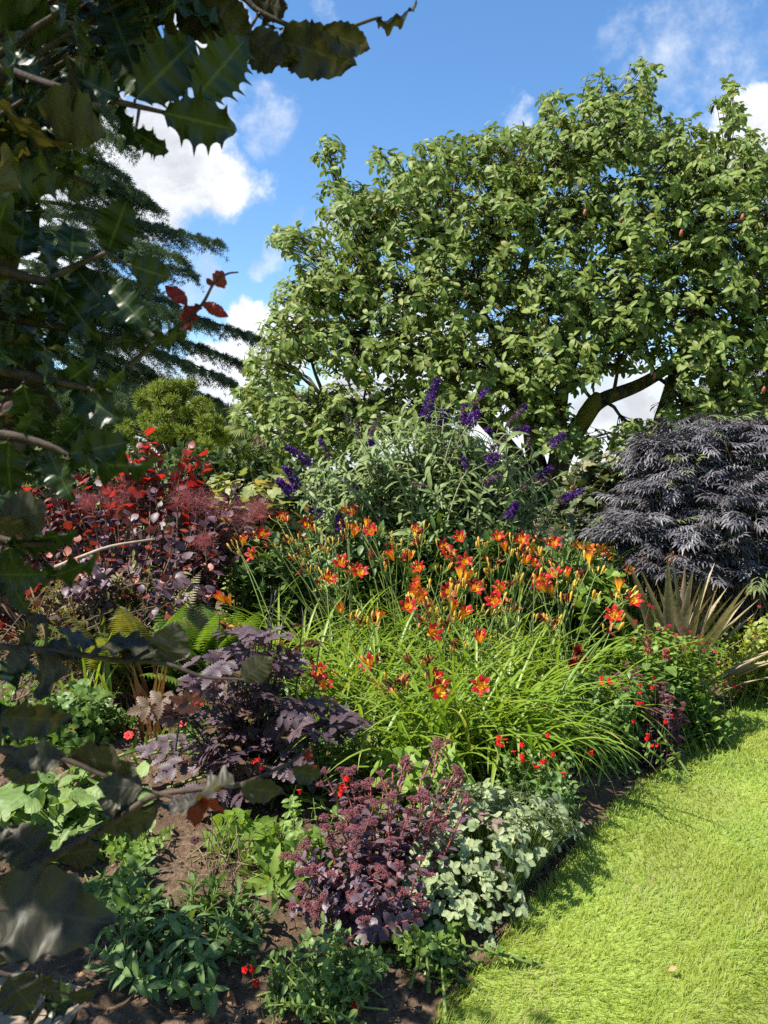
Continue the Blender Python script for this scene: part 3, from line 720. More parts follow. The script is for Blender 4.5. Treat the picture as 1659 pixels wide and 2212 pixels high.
def bush(name, label, cat, root, stems, T, size, spacing, mat, smat, seed, opp=True, ang=1.0, rad=(.008,.003), group=None, t0=.15, sag=.25, light=.7, var=.3, leafname='foliage', jit=.3):
    """a plant of separate curved stems; stems: list of (start, end) world points"""
    R = rng(seed); o = thing(name, label, cat, root, group); mb = MB(); ms = MB()
    for a, b in stems:
        a = np.asarray(a, float); b = np.asarray(b, float); L = np.linalg.norm(b - a)
        m = a*.5 + b*.5 + np.array([0, 0, sag*L*.5]) + R.normal(0, .05, 3)*L
        c = bez(a, m, b, 10); tube(ms, c, np.linspace(rad[0], rad[1], 10), 5)
        p, d, n, q_ = along(c, spacing*R.uniform(.8, 1.2), t0, 1.0, opp, ang, R, jit)
        put(mb, T, p, d, skyward(d, n, light), size*(1 - .3*np.mean(0)), R, var)
    ms.build('stem', smat, o); mb.build(leafname, mat, o); return o
CAM0 = np.array([0, 0, CAMZ])
def fill(u0, u1, v0, v1, d0, d1, n, R, shape='ell'):
    """random points inside a region of the border: across, height and depth"""
    pts = []
    while len(pts) < n:
        a, b, c = R.uniform(-1, 1, 3)
        if shape == 'ell' and a*a + b*b + c*c > 1: continue
        pts.append(P((u0 + u1)/2 + a*(u1 - u0)/2, (v0 + v1)/2 + b*(v1 - v0)/2, (d0 + d1)/2 + c*(d1 - d0)/2))
    q = np.array(pts)
    for _ in range(8):            # keep every tip above the soil, sliding it towards the viewer
        low = q[:, 2] < G(q[:, 0], q[:, 1]) + .03
        q[low] = CAM0 + (q[low] - CAM0)*.96
    return q
def stems_to(root, tips, R, spread=.15):
    return [(root + np.array([R.normal(0, spread), R.normal(0, spread), 0]) + (t - root)*np.array([.25, .25, 0]), t) for t in tips]

# ---- purple smoke bush
R = rng(401)
sm_leaf = leaf_mat('purple_leaf', (.052,.027,.036), (.135,.082,.095), trans=.2, tcol=(2.0,.9,.7), rough=.48, spec=.4, vein=(.25,.10,.08), vstr=.4, c=(.24,.05,.025), cpos=.84, blotch=.3)
sm_red = leaf_mat('red_young_leaf', (.20,.022,.022), (.30,.055,.03), trans=.42, tcol=(1.8,.6,.5), rough=.4, spec=.4, vein=(.4,.12,.06), vstr=.4, c=(.09,.03,.045), cpos=.72)
rt = gp(P(320, 1100, 5.6)[0], 5.6)
sm = thing('smoke_bush', 'purple-leaved smoke bush with red young tips and pink fluffy plumes', 'shrub', rt)
mb = MB(); ms = MB(); mr = MB()
tips = np.vstack([fill(-40, 560, 1000, 1330, 4.9, 6.2, 150, R), fill(380, 600, 1040, 1180, 5.2, 5.9, 34, R), fill(60, 330, 1180, 1380, 4.6, 5.2, 40, R), fill(270,470,1230,1330,4.5,4.9,22,R), fill(-320, 0, 980, 1400, 5.0, 6.2, 60, R)])
for a, b in stems_to(rt, tips, R, .25):
    L = np.linalg.norm(b - a); c = bez(a, (a + b)/2 + [0, 0, .12*L], b, 9); tube(ms, c, np.linspace(.013, .003, 9), 4)
    p, d, n, q_ = along(c, .038, .45, 1.0, False, 1.05, R, .35); put(mb, ROUND, p, d, skyward(d, n, .5), .068, R, .35)
for (u, v) in [(318,940),(300,965),(336,962),(275,985),(262,1010),(345,1000),(410,965),(395,985),(430,985),(445,1010),(110,1040),(140,1070),(175,1025),(380,1020),(225,1030),(310,1015),(60,1060),(130,1010),(20,1030),(285,1040),(90,1090),(40,1110),(170,1085),(240,1075),(420,1040),(330,1050)]:
    b = P(u, v, 5.5); a = rt + (b - rt)*np.array([.5, .5, .3]); L = np.linalg.norm(b - a)
    c = bez(a, (a + b)/2 + [0, 0, .1*L], b, 8); tube(ms, c, [.008, .003], 4)
    p, d, n, q_ = along(c, .03, .62, 1.0, False, .75, R, .3); put(mr, ROUND, p, d, skyward(d, n, .2), .085, R, .3)
m_ = MB(); tube(m_, spline([P(120,1225,5.0),P(170,1205,4.95),P(240,1180,4.9),P(330,1165,4.95)], 12), [.014,.008], 6); m_.build('bare_branch', twig_pale, sm)
ms.build('stem', stem_brown, sm); mb.build('foliage', sm_leaf, sm); mr.build('young_foliage', sm_red, sm)['label'] = 'bright red young leaves'
plume_m = leaf_mat('plume', (.26,.075,.08), (.36,.14,.13), trans=.4, tcol=(1.2,.8,.8), rough=.8, spec=.1)
for (u, v, ru, rv, d) in [(445,1085,55,32,5.1),(520,1110,62,38,5.15),(255,1070,42,32,5.1),(395,1075,36,26,5.2),(190,1085,24,18,5.2),(560,1100,30,26,5.2),(440,1170,20,14,5.0)]:
    m_ = MB(); n_ = 420; cen = P(u, v, d); px = d/F; e = nrm(R.normal(0, 1, (n_, 3))); pp = cen + e*R.uniform(.1, 1, (n_, 1))**.6*np.array([ru*px, ru*px*.8, rv*px])
    scatter(m_, leaf([(0,.009),(.5,.010),(1,.004)], 4, 1, .1, .6), pp, R.normal(0, 1, (n_, 3)), R.normal(0, 1, (n_, 3)), R.uniform(.035, .085, n_), R.random(n_)); m_.build('smoke_plume', plume_m, sm)

# ---- grape vine on the left of the buddleia
R = rng(402)
vine_m = leaf_mat('vine_leaf', (.15,.19,.05), (.30,.30,.11), trans=.35, rough=.5, spec=.3, vein=(.35,.36,.16), vstr=.5, c=(.34,.22,.03), cpos=.88)
rt = gp(P(560, 1100, 6.6)[0], 6.6); tips = np.vstack([fill(440, 640, 990, 1120, 6.1, 6.7, 34, R), fill(580,700,1020,1160,6.2,6.8,12,R)])
bush('grape_vine', 'pale yellow-green vine with lobed leaves between the red-topped shrub and purple spikes', 'vine', rt, stems_to(rt, tips, R), LOBED, .125, .06, vine_m, stem_brown, 402, False, 1.2, (.008,.003), sag=.5, light=.35)
R = rng(403)
climb_m = leaf_mat('green_heart_leaf', (.06,.12,.022), (.13,.20,.04), trans=.3, rough=.45, spec=.35, vein=(.2,.25,.08))
rt = gp(P(600, 1250, 5.5)[0], 5.5); tips = fill(480, 720, 1130, 1300, 5.2, 5.9, 60, R)
bush('leafy_perennial', 'mid-green leafy perennial behind the daylilies, below the pink plumes', 'plant', rt, stems_to(rt, tips, R, .25), OV, .085, .045, climb_m, stem_green, 403)
R = rng(404)
rt = gp(P(860, 1250, 5.9)[0], 5.9); tips = fill(680, 1240, 1110, 1290, 5.5, 6.0, 150, R)
bush('leafy_perennial', 'dense green leafy perennial under the purple-spiked shrub, behind the orange flowers', 'plant', rt, stems_to(rt, tips, R, .55), LANCE + OV[:1], .10, .05, climb_m, stem_green, 404)

# ---- buddleia
R = rng(410)
bud_leaf = leaf_mat('grey_green_leaf', (.12,.175,.055), (.21,.265,.095), trans=.3, tcol=(1.3,1.4,.7), rough=.55, spec=.25, vein=(.26,.30,.16), vstr=.5, back=(.24,.28,.17))
spike_m = leaf_mat('purple_floret', (.040,.009,.105), (.10,.022,.21), trans=.15, tcol=(1.2,.7,1.4), rough=.6, spec=.2, blotch=.5)
faded_m = leaf_mat('faded_floret', (.075,.048,.055), (.15,.10,.085), trans=.1, tcol=(1,1,1), rough=.8, spec=.1, c=(.09,.03,.15), cpos=.75)
rt = gp(P(930, 1200, 6.3)[0], 6.3)
bd = thing('butterfly_bush', 'tall loose grey-green shrub carrying many dark purple flower spikes', 'shrub', rt)
C4 = lambda x, y: (493.7 + x*.43, 768 + y*.43)
C6 = lambda x, y: (932.5 + x*.2315, 877.7 + y*.2315)
SPK = [(C4(1050,118),C4(985,312),1,1.5),(C4(1098,266),C4(1050,388),1,1.3),(C4(1302,168),C4(1225,258),.5,.8),(C4(1262,280),C4(1205,350),1,1.5),(C4(1185,292),C4(1175,345),1,1.2),(C4(1205,300),C4(1190,360),1,1.5),(C6(885,185),C6(560,405),.45,1.1),(C4(1498,250),C4(1400,345),.3,.9),
 (C6(1122,565),C6(830,780),.4,1.1),(C6(620,448),C6(515,530),1,1.2),(C4(1448,742),C4(1410,808),1,1.1),(C4(287,458),C4(418,548),1,1.0),(C4(278,558),C4(355,668),1,1.15),(C4(247,625),C4(318,694),1,1.2),(C4(468,640),C4(396,684),1,1.1),(C4(590,608),C4(603,672),1,1.0),
 (C4(718,440),C4(735,470),1,.9),(C4(415,778),C4(465,798),1,1.0),(C4(553,795),C4(562,885),1,1.15),(C4(938,490),C4(912,545),1,1.0),(C4(455,420),C4(512,518),.3,.9),(C4(756,300),C4(712,400),0,.8),(C4(590,285),C4(604,355),0,.7),(C6(895,190),C6(915,390),.3,.8),
 (C6(1240,255),C6(1110,375),1,1.1),(C4(1270,690),C4(1335,684),1,.8),(C4(565,698),C4(605,704),1,.9),(C6(1422,778),C6(1165,905),.75,1.15),(C4(750,552),C4(770,556),1,.9),(C4(1300,375),C4(1320,385),1,.8),(C4(880,570),C4(890,600),1,.9),(C4(660,640),C4(636,670),1,.8),
 (C6(660,645),C6(480,720),0,.9),(C6(1110,690),C6(1010,700),0,.6),(C4(640,330),C4(660,420),0,.8),(C4(1145,560),C4(1130,490),.1,.7),(C4(930,650),C4(990,660),0,.8),(C4(510,710),C4(520,790),0,.8),(C4(310,980),C4(320,1015),.2,.8),(C6(300,500),C6(345,575),.8,.7),(C4(850,590),C4(840,650),.1,.8),(C4(1190,240),C4(1160,320),.2,.8)]
FL = leaf([(0,.3),(.5,.5),(1,.2)], 3, 1, .3, .4)
mb = MB(); ms = MB(); btips = []
for kx, ((u1, v1), (u0, v0), fr, th) in enumerate(SPK):
    dd = 6.0 + R.uniform(-.55, .45); tip = P(u1, v1, dd + R.normal(0, .06)); a = P(u0, v0, dd); L = np.linalg.norm(tip - a); tip = tip if L > .1 else a + (tip - a)/L*.1; L = max(L, .1)
    c = bez(a, (a + tip)/2 + [0, 0, .04*L], tip, 7); m_ = MB(); tube(m_, c, [.004, .002], 4, 1)
    n_ = int(1500*L*th) + 60; s = R.random(n_); ax = nrm(tip - a); e = R.normal(0, 1, (n_, 3)); e = nrm(e - (e @ ax)[:, None]*ax)
    rad = .026*th*(1 - .55*s**1.5)*(1 + .22*np.sin(s*L*190))*np.where(s > 1 - fr, 1, .62)
    pp = np.stack([np.interp(s, np.linspace(0, 1, 7), c[:, i]) for i in range(3)], -1) + e*(rad*R.uniform(.5, 1.0, n_))[:, None]
    for mt, sel in ((0, s > 1 - fr), (1, s <= 1 - fr)):
        if mt == 1: sel = sel & (R.random(n_) < .55)
        scatter(m_, FL, pp[sel], e[sel] + R.normal(0, .4, (sel.sum(), 3)), R.normal(0, 1, (sel.sum(), 3)), R.uniform(.009, .016, sel.sum()), R.random(sel.sum()), mt)
    so_ = m_.build('flower_spike', [spike_m, faded_m], bd)
    if fr < .2: so_['label'] = 'withered brown flower spike'
    btips.append((a, ax))
extra = np.vstack([fill(630, 1230, 920, 1150, 5.6, 6.6, 190, R), fill(750, 1130, 860, 1040, 5.7, 6.5, 70, R), fill(620,1270,1060,1220,5.5,6.5,110,R)])
stl = [(a, None) for a, ax in btips] + [(e, 1) for e in extra]
for (e, fl) in stl:
    r0 = rt + np.array([R.normal(0, .18), R.normal(0, .15), 0]) + (e - rt)*np.array([.22, .22, .12]); L = np.linalg.norm(e - r0)
    c = bez(r0, r0*.45 + e*.55 + np.array([0, 0, .22*L]) - (e - r0)*np.array([.25, .25, 0]), e, 11); tube(ms, c, np.linspace(.011, .003, 11), 5)
    p, d, n, q_ = along(c, .060, .38, .97, True, 1.0, R, .3); put(mb, LANCE, p, d, skyward(d, n, .4), .128, R, .35)
ms.build('stem', plain_mat('pale_stem', (.20,.22,.12), (.30,.28,.18), 30, .7, .1), bd); mb.build('foliage', bud_leaf, bd)
# butterfly feeding on the right-hand spike
bpos = P(*C6(1300, 792), 5.93) + np.array([0, -.02, .012])
bw_m = plain_mat('butterfly_wing', (.42,.16,.05), (.55,.24,.10), 40, .7, .1, c=(.05,.03,.025), cs=45)
bb_m = plain_mat('butterfly_body', (.03,.02,.015), (.07,.05,.03), 60, .8)
bf = thing('butterfly', 'small orange-brown butterfly feeding on a purple flower spike', 'butterfly', bpos)
m_ = MB(); lathe(m_, [(-.014,.0005),(-.008,.002),(0,.0026),(.006,.0022),(.009,.0025),(.012,.0005)], [.7,-.2,.5], bpos, 7); m_.build('body', bb_m, bf)
for sg in (-1, 1):
    m_ = MB(); 
    for (yy, sz, an) in ((.5, .036, .35), (-.25, .028, 1.5)):
        T = leaf([(0,.03),(.3,.26),(.7,.42),(.92,.30),(1,.05)], 7, 1, .05, .1)
        d_ = nrm(np.array([.5*cos(an)*.8, sg*.35, .9*sin(.9) if yy > 0 else .35])); scatter(m_, T, [bpos + np.array([.004*yy, 0, .002])], [d_], [[0, sg*1.0, -.5]], sz, .5)
    m_.build('wing', bw_m, bf)

# ---- dark leafy climber in the shade by the fence
R = rng(420)
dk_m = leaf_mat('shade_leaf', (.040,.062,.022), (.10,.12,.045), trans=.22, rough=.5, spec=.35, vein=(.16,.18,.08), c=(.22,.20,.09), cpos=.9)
rt = np.array([2.5, 8.2, float(G(np.array(2.5), np.array(8.2)))]); tips = np.vstack([fill(1200, 1420, 960, 1180, 7.6, 8.4, 150, R), fill(1200, 1340, 1060, 1170, 7.3, 7.8, 40, R), fill(1380,1700,930,1150,8.1,8.8,70,R)])
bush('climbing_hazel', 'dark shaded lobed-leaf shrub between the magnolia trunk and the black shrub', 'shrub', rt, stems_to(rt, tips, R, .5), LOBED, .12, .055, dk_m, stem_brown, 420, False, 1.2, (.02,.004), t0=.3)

# ---- black-leaved elder: finely cut leaves
R = rng(430)
eld_m = leaf_mat('black_leaf', (.060,.055,.058), (.140,.132,.140), trans=.06, tcol=(1.5,.9,1.2), rough=.5, spec=.5, blotch=.3, c=(.10,.13,.03), cpos=.975)
def cut_leaflet(n=1):
    parts = [(leaf([(0,.05),(.4,.095),(1,.006)], 4, 1, .3, .6), np.eye(3), (0,0,0))]
    for k in range(n):
        for sg in (-1, 1): parts.append((leaf([(0,.06),(.4,.12),(1,.008)], 3, 1, .3, .5), rotz(sg*.60, .55), (0, .25, -.02)))
    return join_tpl(parts)
CLF = cut_leaflet()
parts = [(CLF, np.eye(3)*.55, (0, .62, -.17))]
for k in range(3):
    for sg in (-1, 1): parts.append((CLF, rotz(sg*(1.15 - .15*k)) @ np.eye(3)*(.50), (0, .2 + .19*k, -.02 - .06*k)))
ELD = [join_tpl(parts), join_tpl([(CLF, np.eye(3)*.55, (0, .6, -.25))] + [(CLF, rotz(sg*(1.0 - .1*k)) @ rotx(-.3)*.5, (0, .2 + .18*k, -.03 - .09*k)) for k in range(3) for sg in (-1, 1)])]
rt = gp(P(1540, 1200, 7.2)[0], 7.2)
el = thing('black_elder', 'large rounded shrub with finely cut near-black leaves', 'shrub', rt)
EL = [(1560,930,90,40,6.9),(1480,960,90,45,6.7),(1640,960,80,60,6.8),(1420,985,50,30,6.7),(1510,1040,130,55,6.4),(1650,1060,110,70,6.5),(1400,1070,50,60,6.6),(1380,1130,70,45,6.25),(1500,1130,120,60,6.15),(1630,1160,110,70,6.3),(1440,1190,95,45,6.1),(1560,1220,100,45,6.2),(1350,1150,40,30,6.2),(1750,1050,110,120,6.8),(1800,1180,110,90,6.6),(1700,1220,70,50,6.3),(1850,980,90,60,7)]
mb = MB(); ms = MB()
for (u, v, ru, rv, d) in EL:
    n_ = int(ru*rv/150) + 5; px = d/F; e = nrm(R.normal(0, 1, (n_, 3))); r_ = R.uniform(.2, 1, (n_, 1))**.5*R.uniform(.8, 1.3, (n_, 1))
    cen = P(u, v, d + .1); pp = cen + e*r_*np.array([ru*px, .45, rv*px])
    for k in range(n_):
        a = rt + np.array([R.normal(0, .25), R.normal(0, .2), 0]) + (pp[k] - rt)*np.array([.45, .45, .2]); c = bez(a, (a + pp[k])/2 + [0, 0, .1], pp[k], 6); tube(ms, c, [.010, .004], 4)
    for j in range(7):
        ph = j*2.4 + R.uniform(0, 6.28, n_); elv = R.uniform(-.35, .6, n_)
        dd = np.stack([np.cos(ph)*np.cos(elv), np.sin(ph)*np.cos(elv), np.sin(elv)], -1)
        scatter(mb, ELD[j % 2], pp - np.array([0, 0, 1])*R.uniform(0, .07, (n_, 1)), dd, np.array([0, 0, 1.0]) + R.normal(0, .2, (n_, 3)), R.uniform(.17, .28, n_), R.random(n_))
ms.build('stem', stem_brown, el); mb.build('foliage', eld_m, el)

# ---- fine ornamental grass
R = rng(440)
gr_m = leaf_mat('fine_grass', (.10,.19,.03), (.19,.27,.05), trans=.35, rough=.5)
rt = gp(P(1195, 1230, 6.4)[0], 6.4); og = thing('fountain_grass_plant', 'fine-bladed fountain grass arching to the right behind the daylilies', 'grass', rt)
mb = MB(); k = 520; straps(mb, rt + R.normal(0, .09, (k, 3))*[1,1,0], R.normal(-.15, 1.3, k), R.uniform(.75, 1.25, k), .008, R.uniform(.1, .55, k), R.uniform(.4, 1.5, k), R.random(k), 8); mb.build('blades', gr_m, og)

# ---- bronze flax
R = rng(441)
ph_m = leaf_mat('bronze_blade', (.20,.16,.09), (.34,.28,.17), trans=.15, tcol=(1.2,1.1,.6), rough=.42, spec=.45, vein=(.30,.22,.13), vstr=.6, c=(.11,.12,.045), cpos=.7)
rt = gp(P(1470, 1400, 5.15)[0], 5.2); fx = thing('bronze_flax', 'spiky bronze-leaved flax clump in front of the black shrub', 'plant', rt)
mb = MB()
for (u, v) in [(1358,1222),(1385,1240),(1340,1262),(1312,1285),(1330,1310),(1450,1190),(1443,1215),(1440,1250),(1415,1262),(1462,1240),(1480,1225),(1500,1232),(1545,1222),(1535,1240),(1520,1255),(1560,1255),(1585,1290),(1617,1268),(1655,1258),(1610,1300),(1590,1320),(1565,1345),(1600,1350),(1630,1330),(1480,1290),(1500,1300),(1530,1300),(1550,1310),(1470,1275),(1430,1290),(1400,1300),(1385,1290),(1560,1370),(1620,1375),(1465,1310),(1510,1340),(1540,1290),(1490,1262),(1572,1275),(1640,1300),(1700,1420),(1720,1390),(1405,1325),(1440,1320)]:
    tp = P(u, v, 5.0 + R.uniform(-.35, .25)); bs = rt + np.array([R.normal(0, .06), R.normal(0, .06), 0]); vx = tp - bs; hh = np.hypot(vx[0], vx[1]); L = np.linalg.norm(vx)*1.02
    straps(mb, [bs], np.arctan2(vx[1], vx[0]), L, R.uniform(.052, .085), max(0, np.arctan2(hh, vx[2]) - .10), .20, R.random(), 8, prof=lambda t: min(1, .55 + t)*max(.02, 1 - max(0, t - .55)**1.3/.36), fold=.5)
mb.build('blades', ph_m, fx)
mb = MB(); straps(mb, [rt + [.1,-.1,0]]*2, np.array([-.5, -.35]), [.95, 1.1], .035, [.9, .8], [.9, .8], [.5, .2], 10); mb.build('bent_blade', ph_m, fx)

# ---- orange lilies and rusty plants in the back right
R = rng(442)
tep_or = leaf_mat('orange_petal', (.60,.15,.02), (.72,.22,.03), trans=.35, tcol=(1.2,.8,.5), rough=.5, spec=.2, vein=(.75,.35,.05), vstr=.4)
strap_gr = leaf_mat('strap_leaf', (.13,.225,.022), (.245,.325,.045), trans=.4, rough=.40, spec=.4, vein=(.26,.34,.08), vstr=.4, c=(.33,.31,.08), cpos=.96, blotch=.12)
PETO = leaf([(0,.03),(.25,.10),(.6,.15),(.85,.09),(1,.005)], 6, 1, .25, -.6)
def lily_flower(flare, seed, tw=1.0):
    R = rng(seed); m = MB()
    for k in range(6):
        ph = k*pi/3 + R.normal(0, .08); wdt = (.0135 if k % 2 else .019)*tw; n_ = 8
        straps(m, [[.003*cos(ph), .003*sin(ph), 0]], ph, .092*R.uniform(.92, 1.08), wdt*2, .18 + .10*flare, flare*R.uniform(.85, 1.15), R.random(), n_, prof=lambda t: np.interp(t, [0,.2,.55,.8,.95,1], [.22,.45,.95,.85,.35,.05]), fold=-.25 if k % 2 else -.15, power=2.0)
    for k in range(6):
        ph = k*pi/3 + .3 + R.normal(0, .2); e = np.array([.010*cos(ph)*2, .010*sin(ph)*2, .066]); tube(m, bez([0,0,.015], [0,0,.05], e + R.normal(0, .003, 3), 5), .0011, 3, 1); lathe(m, [(0,.0008),(.003,.0018),(.007,.0008)], [cos(ph), sin(ph), .3], e, 4, 1)
    return m
st_m = leaf_mat('stamen', (.75,.42,.03), (.8,.5,.05), trans=0, rough=.6)
lo_mesh = [lily_flower(1.5, s).mesh('orange_lily_flower', [tep_or, st_m]) for s in (1, 2)]
rt = gp(P(1400, 1290, 6.0)[0], 6.0); ol = thing('orange_lily', 'clump of plain orange lilies in front of the black shrub', 'plant', rt)
mb = MB(); k = 170; straps(mb, rt + R.normal(0, 1, (k, 3))*[.42,.2,0], R.uniform(0, 6.28, k), R.uniform(.4, .6, k), .018, R.uniform(.1,.4,k), R.uniform(.6,1.6,k), R.random(k), 8); mb.build('leaves', strap_gr, ol)
def face_rot(ax, spin):
    return Vector(ax).to_track_quat('Z', 'Y').to_euler() if spin == 0 else (Vector(ax).to_track_quat('Z', 'Y') @ Matrix.Rotation(spin, 4, 'Z').to_quaternion()).to_euler()
for kx, (u, v) in enumerate([(1385,1215),(1396,1218),(1325,1200),(1355,1235),(1302,1192),(1440,1215),(1452,1210),(1465,1222),(1475,1213),(1340,1212),(1427,1228),(1490,1220),(1270,1190),(1240,1182)]):
    tp = P(u, v, 6.0 + R.uniform(-.2, .2)); bs = rt + (tp - rt)*np.array([.7, .7, 0]); m_ = MB(); tube(m_, bez(bs, (bs + tp)/2 + [.02, 0, .1], tp, 7), [.005, .003], 4); sk = m_.build('flower_stalk', stem_green, ol)
    f_ = link(bpy.data.objects.new('flower', lo_mesh[kx % 2]), sk); f_.location = Vector(tp - rt); f_.rotation_euler = face_rot(nrm([R.normal(-.1, .4), -.7, .5]), R.uniform(0, 6)); f_.scale = (.9,)*3
R = rng(443)
rus_m = leaf_mat('rusty_bract', (.34,.14,.06), (.48,.26,.13), trans=.3, tcol=(1.2,.9,.6), rough=.6)
rt = gp(P(1500, 1270, 5.9)[0], 5.9); tips = fill(1430, 1570, 1212, 1262, 5.7, 6.1, 46, R)
bush('rusty_spurge', 'low mound of faded rust-orange bracts behind the bronze flax', 'plant', rt, stems_to(rt, tips, R, .15), OV, .05, .022, rus_m, stem_green, 443, False, 1.1, (.004,.002), t0=.6)

def potentilla(name, label, rt, tips, seed, mat, size, spacing, flowers, fl_mat, fl_size=.012, T=OV):
    """bushy plant with small round red flowers on their own thin stalks"""
    R = rng(seed); o = bush(name, label, 'plant', rt, stems_to(rt, tips, R, .15), T, size, spacing, mat, stem_green, seed, True, 1.1, (.004,.0015))
    for (u, v, d) in flowers:
        c = P(u, v, d); b = c + np.array([R.normal(0, .03), R.normal(.03, .02), -.14]); m_ = MB(); tube(m_, bez(b, (b + c)/2 + [.01,0,.02], c, 5), .0012, 3, 1)
        ax = nrm([R.normal(0, .4), -.6, .8]); u_ = nrm(np.cross(ax, [.3,.5,.8])); w_ = np.cross(ax, u_)
        for k in range(7):
            a = k*2*pi/7; scatter(m_, leaf([(0,.15),(.6,.48),(1,.2)], 4, 1, .15, .3), [c], [cos(a)*u_ + sin(a)*w_ + .25*ax], [ax], fl_size, R.random())
        lathe(m_, [(0,.0045),(.004,.0035),(.006,.0005)], ax, c, 6, 2); m_.build('flower', [fl_mat, stem_green, bb_m], o)
    return o
red_m = leaf_mat('red_petal', (.42,.012,.016), (.58,.03,.025), trans=.3, tcol=(1.2,.6,.6), rough=.5, spec=.25)
drk_m = leaf_mat('maroon_petal', (.13,.006,.010), (.22,.012,.018), trans=.2, tcol=(1.2,.6,.6), rough=.5, spec=.2)
lime_m = leaf_mat('fresh_leaf', (.12,.20,.03), (.22,.31,.055), trans=.38, rough=.45, spec=.35, vein=(.28,.35,.12), vstr=.5, blotch=.15)
mid_m = leaf_mat('mid_leaf', (.075,.145,.026), (.15,.22,.045), trans=.32, rough=.45, spec=.35, vein=(.22,.28,.09), vstr=.4)
C2 = lambda x, y: ((2200 + x*.4973)/1.823, (2200 + y*.4973)/1.823)
R = rng(450)
fl = [(*C2(x, y), 4.55 + R.uniform(-.25, .15)) for (x, y) in [(700,525),(790,550),(845,555),(880,530),(985,550),(1045,578),(980,605),(1110,618),(1090,672),(1130,672),(985,710),(1060,730),(1150,725),(1195,795),(1260,835),(1240,735),(1310,820),(1130,918),(1170,938),(1325,985),(1385,1005),(1435,1020),(930,605),(695,470),(610,495),(720,370),(755,385),(660,580),(590,640),(1020,665),(1190,665),(860,655)]]
rt = gp(P(1450, 1520, 4.5)[0], 4.5); tips = np.vstack([fill(1310, 1570, 1345, 1470, 4.4, 4.9, 120, R), fill(1350, 1500, 1420, 1520, 4.4, 4.8, 50, R)])
potentilla('cinquefoil', 'airy green cinquefoil with many tiny dark red buttons below the bronze flax', rt, tips, 450, lime_m, .048, .026, fl, drk_m, .013)
R = rng(451)
rt = gp(P(1500, 1560, 4.5)[0], 4.45); tips = fill(1390, 1500, 1440, 1540, 4.3, 4.65, 50, R)
bush('leafy_perennial', 'broad mid-green leaves at the bed edge beyond the small dark red sedum', 'plant', rt, stems_to(rt, tips, R, .12), OV, .085, .04, mid_m, stem_green, 451)
R = rng(452)
rt = gp(P(1640, 1440, 5.3)[0], 5.4); tips = fill(1560, 1780, 1300, 1470, 5.0, 5.9, 140, R)
potentilla('cinquefoil', 'yellowish bushy cinquefoil at the bed edge beyond the bronze flax', rt, tips, 452, leaf_mat('yellow_leaf', (.18,.23,.035), (.32,.34,.06), trans=.38, rough=.5), .05, .028, [(P_[0], P_[1], 5.2) for P_ in [(1600,1330),(1615,1345),(1640,1310),(1632,1375),(1590,1410),(1650,1400),(1628,1420)]], drk_m, .013)
R = rng(453)
rt = gp(P(1650, 1300, 6.6)[0], 6.7); tips = fill(1570, 1850, 1240, 1330, 6.3, 7.0, 70, R)
potentilla('leafy_perennial', 'green and yellow foliage with a few red flowers under the black shrub', rt, tips, 453, lime_m, .07, .04, [(P_[0], P_[1], 6.3) for P_ in [(1573,1248),(1655,1247),(1640,1262),(1600,1290)]], red_m, .025)
R = rng(454)
rt = gp(P(1290, 1230, 6.2)[0], 6.3); tips = fill(1180, 1400, 1190, 1330, 5.6, 6.4, 90, R)
bush('leafy_perennial', 'light green leafy plant between the daylilies and the orange lilies', 'plant', rt, stems_to(rt, tips, R, .3), HEART, .085, .05, lime_m, stem_green, 454)
R = rng(455)
# red flower candles among the cinquefoil
lob_m = leaf_mat('coral_floret', (.34,.07,.05), (.45,.20,.13), trans=.3, tcol=(1.2,.8,.7), rough=.6)
rt = gp(P(1430, 1480, 4.6)[0], 4.4); lb = thing('coral_flower_candle', 'green plant with upright coral flower candles beside the small dark sedum', 'plant', rt)
mb = MB(); ms = MB()
for (u0, v0, v1) in [(C2(850, 0)[0], C2(0, 720)[1], C2(0, 800)[1]), (C2(705, 0)[0], C2(0, 610)[1], C2(0, 760)[1])]:
    tp = P(u0, v0, 4.25); lo_ = P(u0, v1, 4.25); bs = gp(lo_[0], 4.35); tube(ms, [bs, lo_, tp], [.005,.004,.002], 5)
    n_ = 70; s = R.random(n_); e = nrm(R.normal(0, 1, (n_, 3))*[1,1,.2]); m_ = MB(); scatter(m_, FL, lo_ + (tp - lo_)*s[:, None] + e*(.011*(1 - .7*s))[:, None], e + [0,0,.4], R.normal(0,1,(n_,3)), R.uniform(.012,.02,n_), R.random(n_)); m_.build('flower_candle', lob_m, lb)
    p, d, n, q_ = along(bez(bs, (bs + lo_)/2, lo_, 6), .05, .3, 1, True, 1.2, R); put(mb, OV, p, d, skyward(d, n, .6), .11, R)
ms.build('stem', stem_green, lb); mb.build('foliage', mid_m, lb)
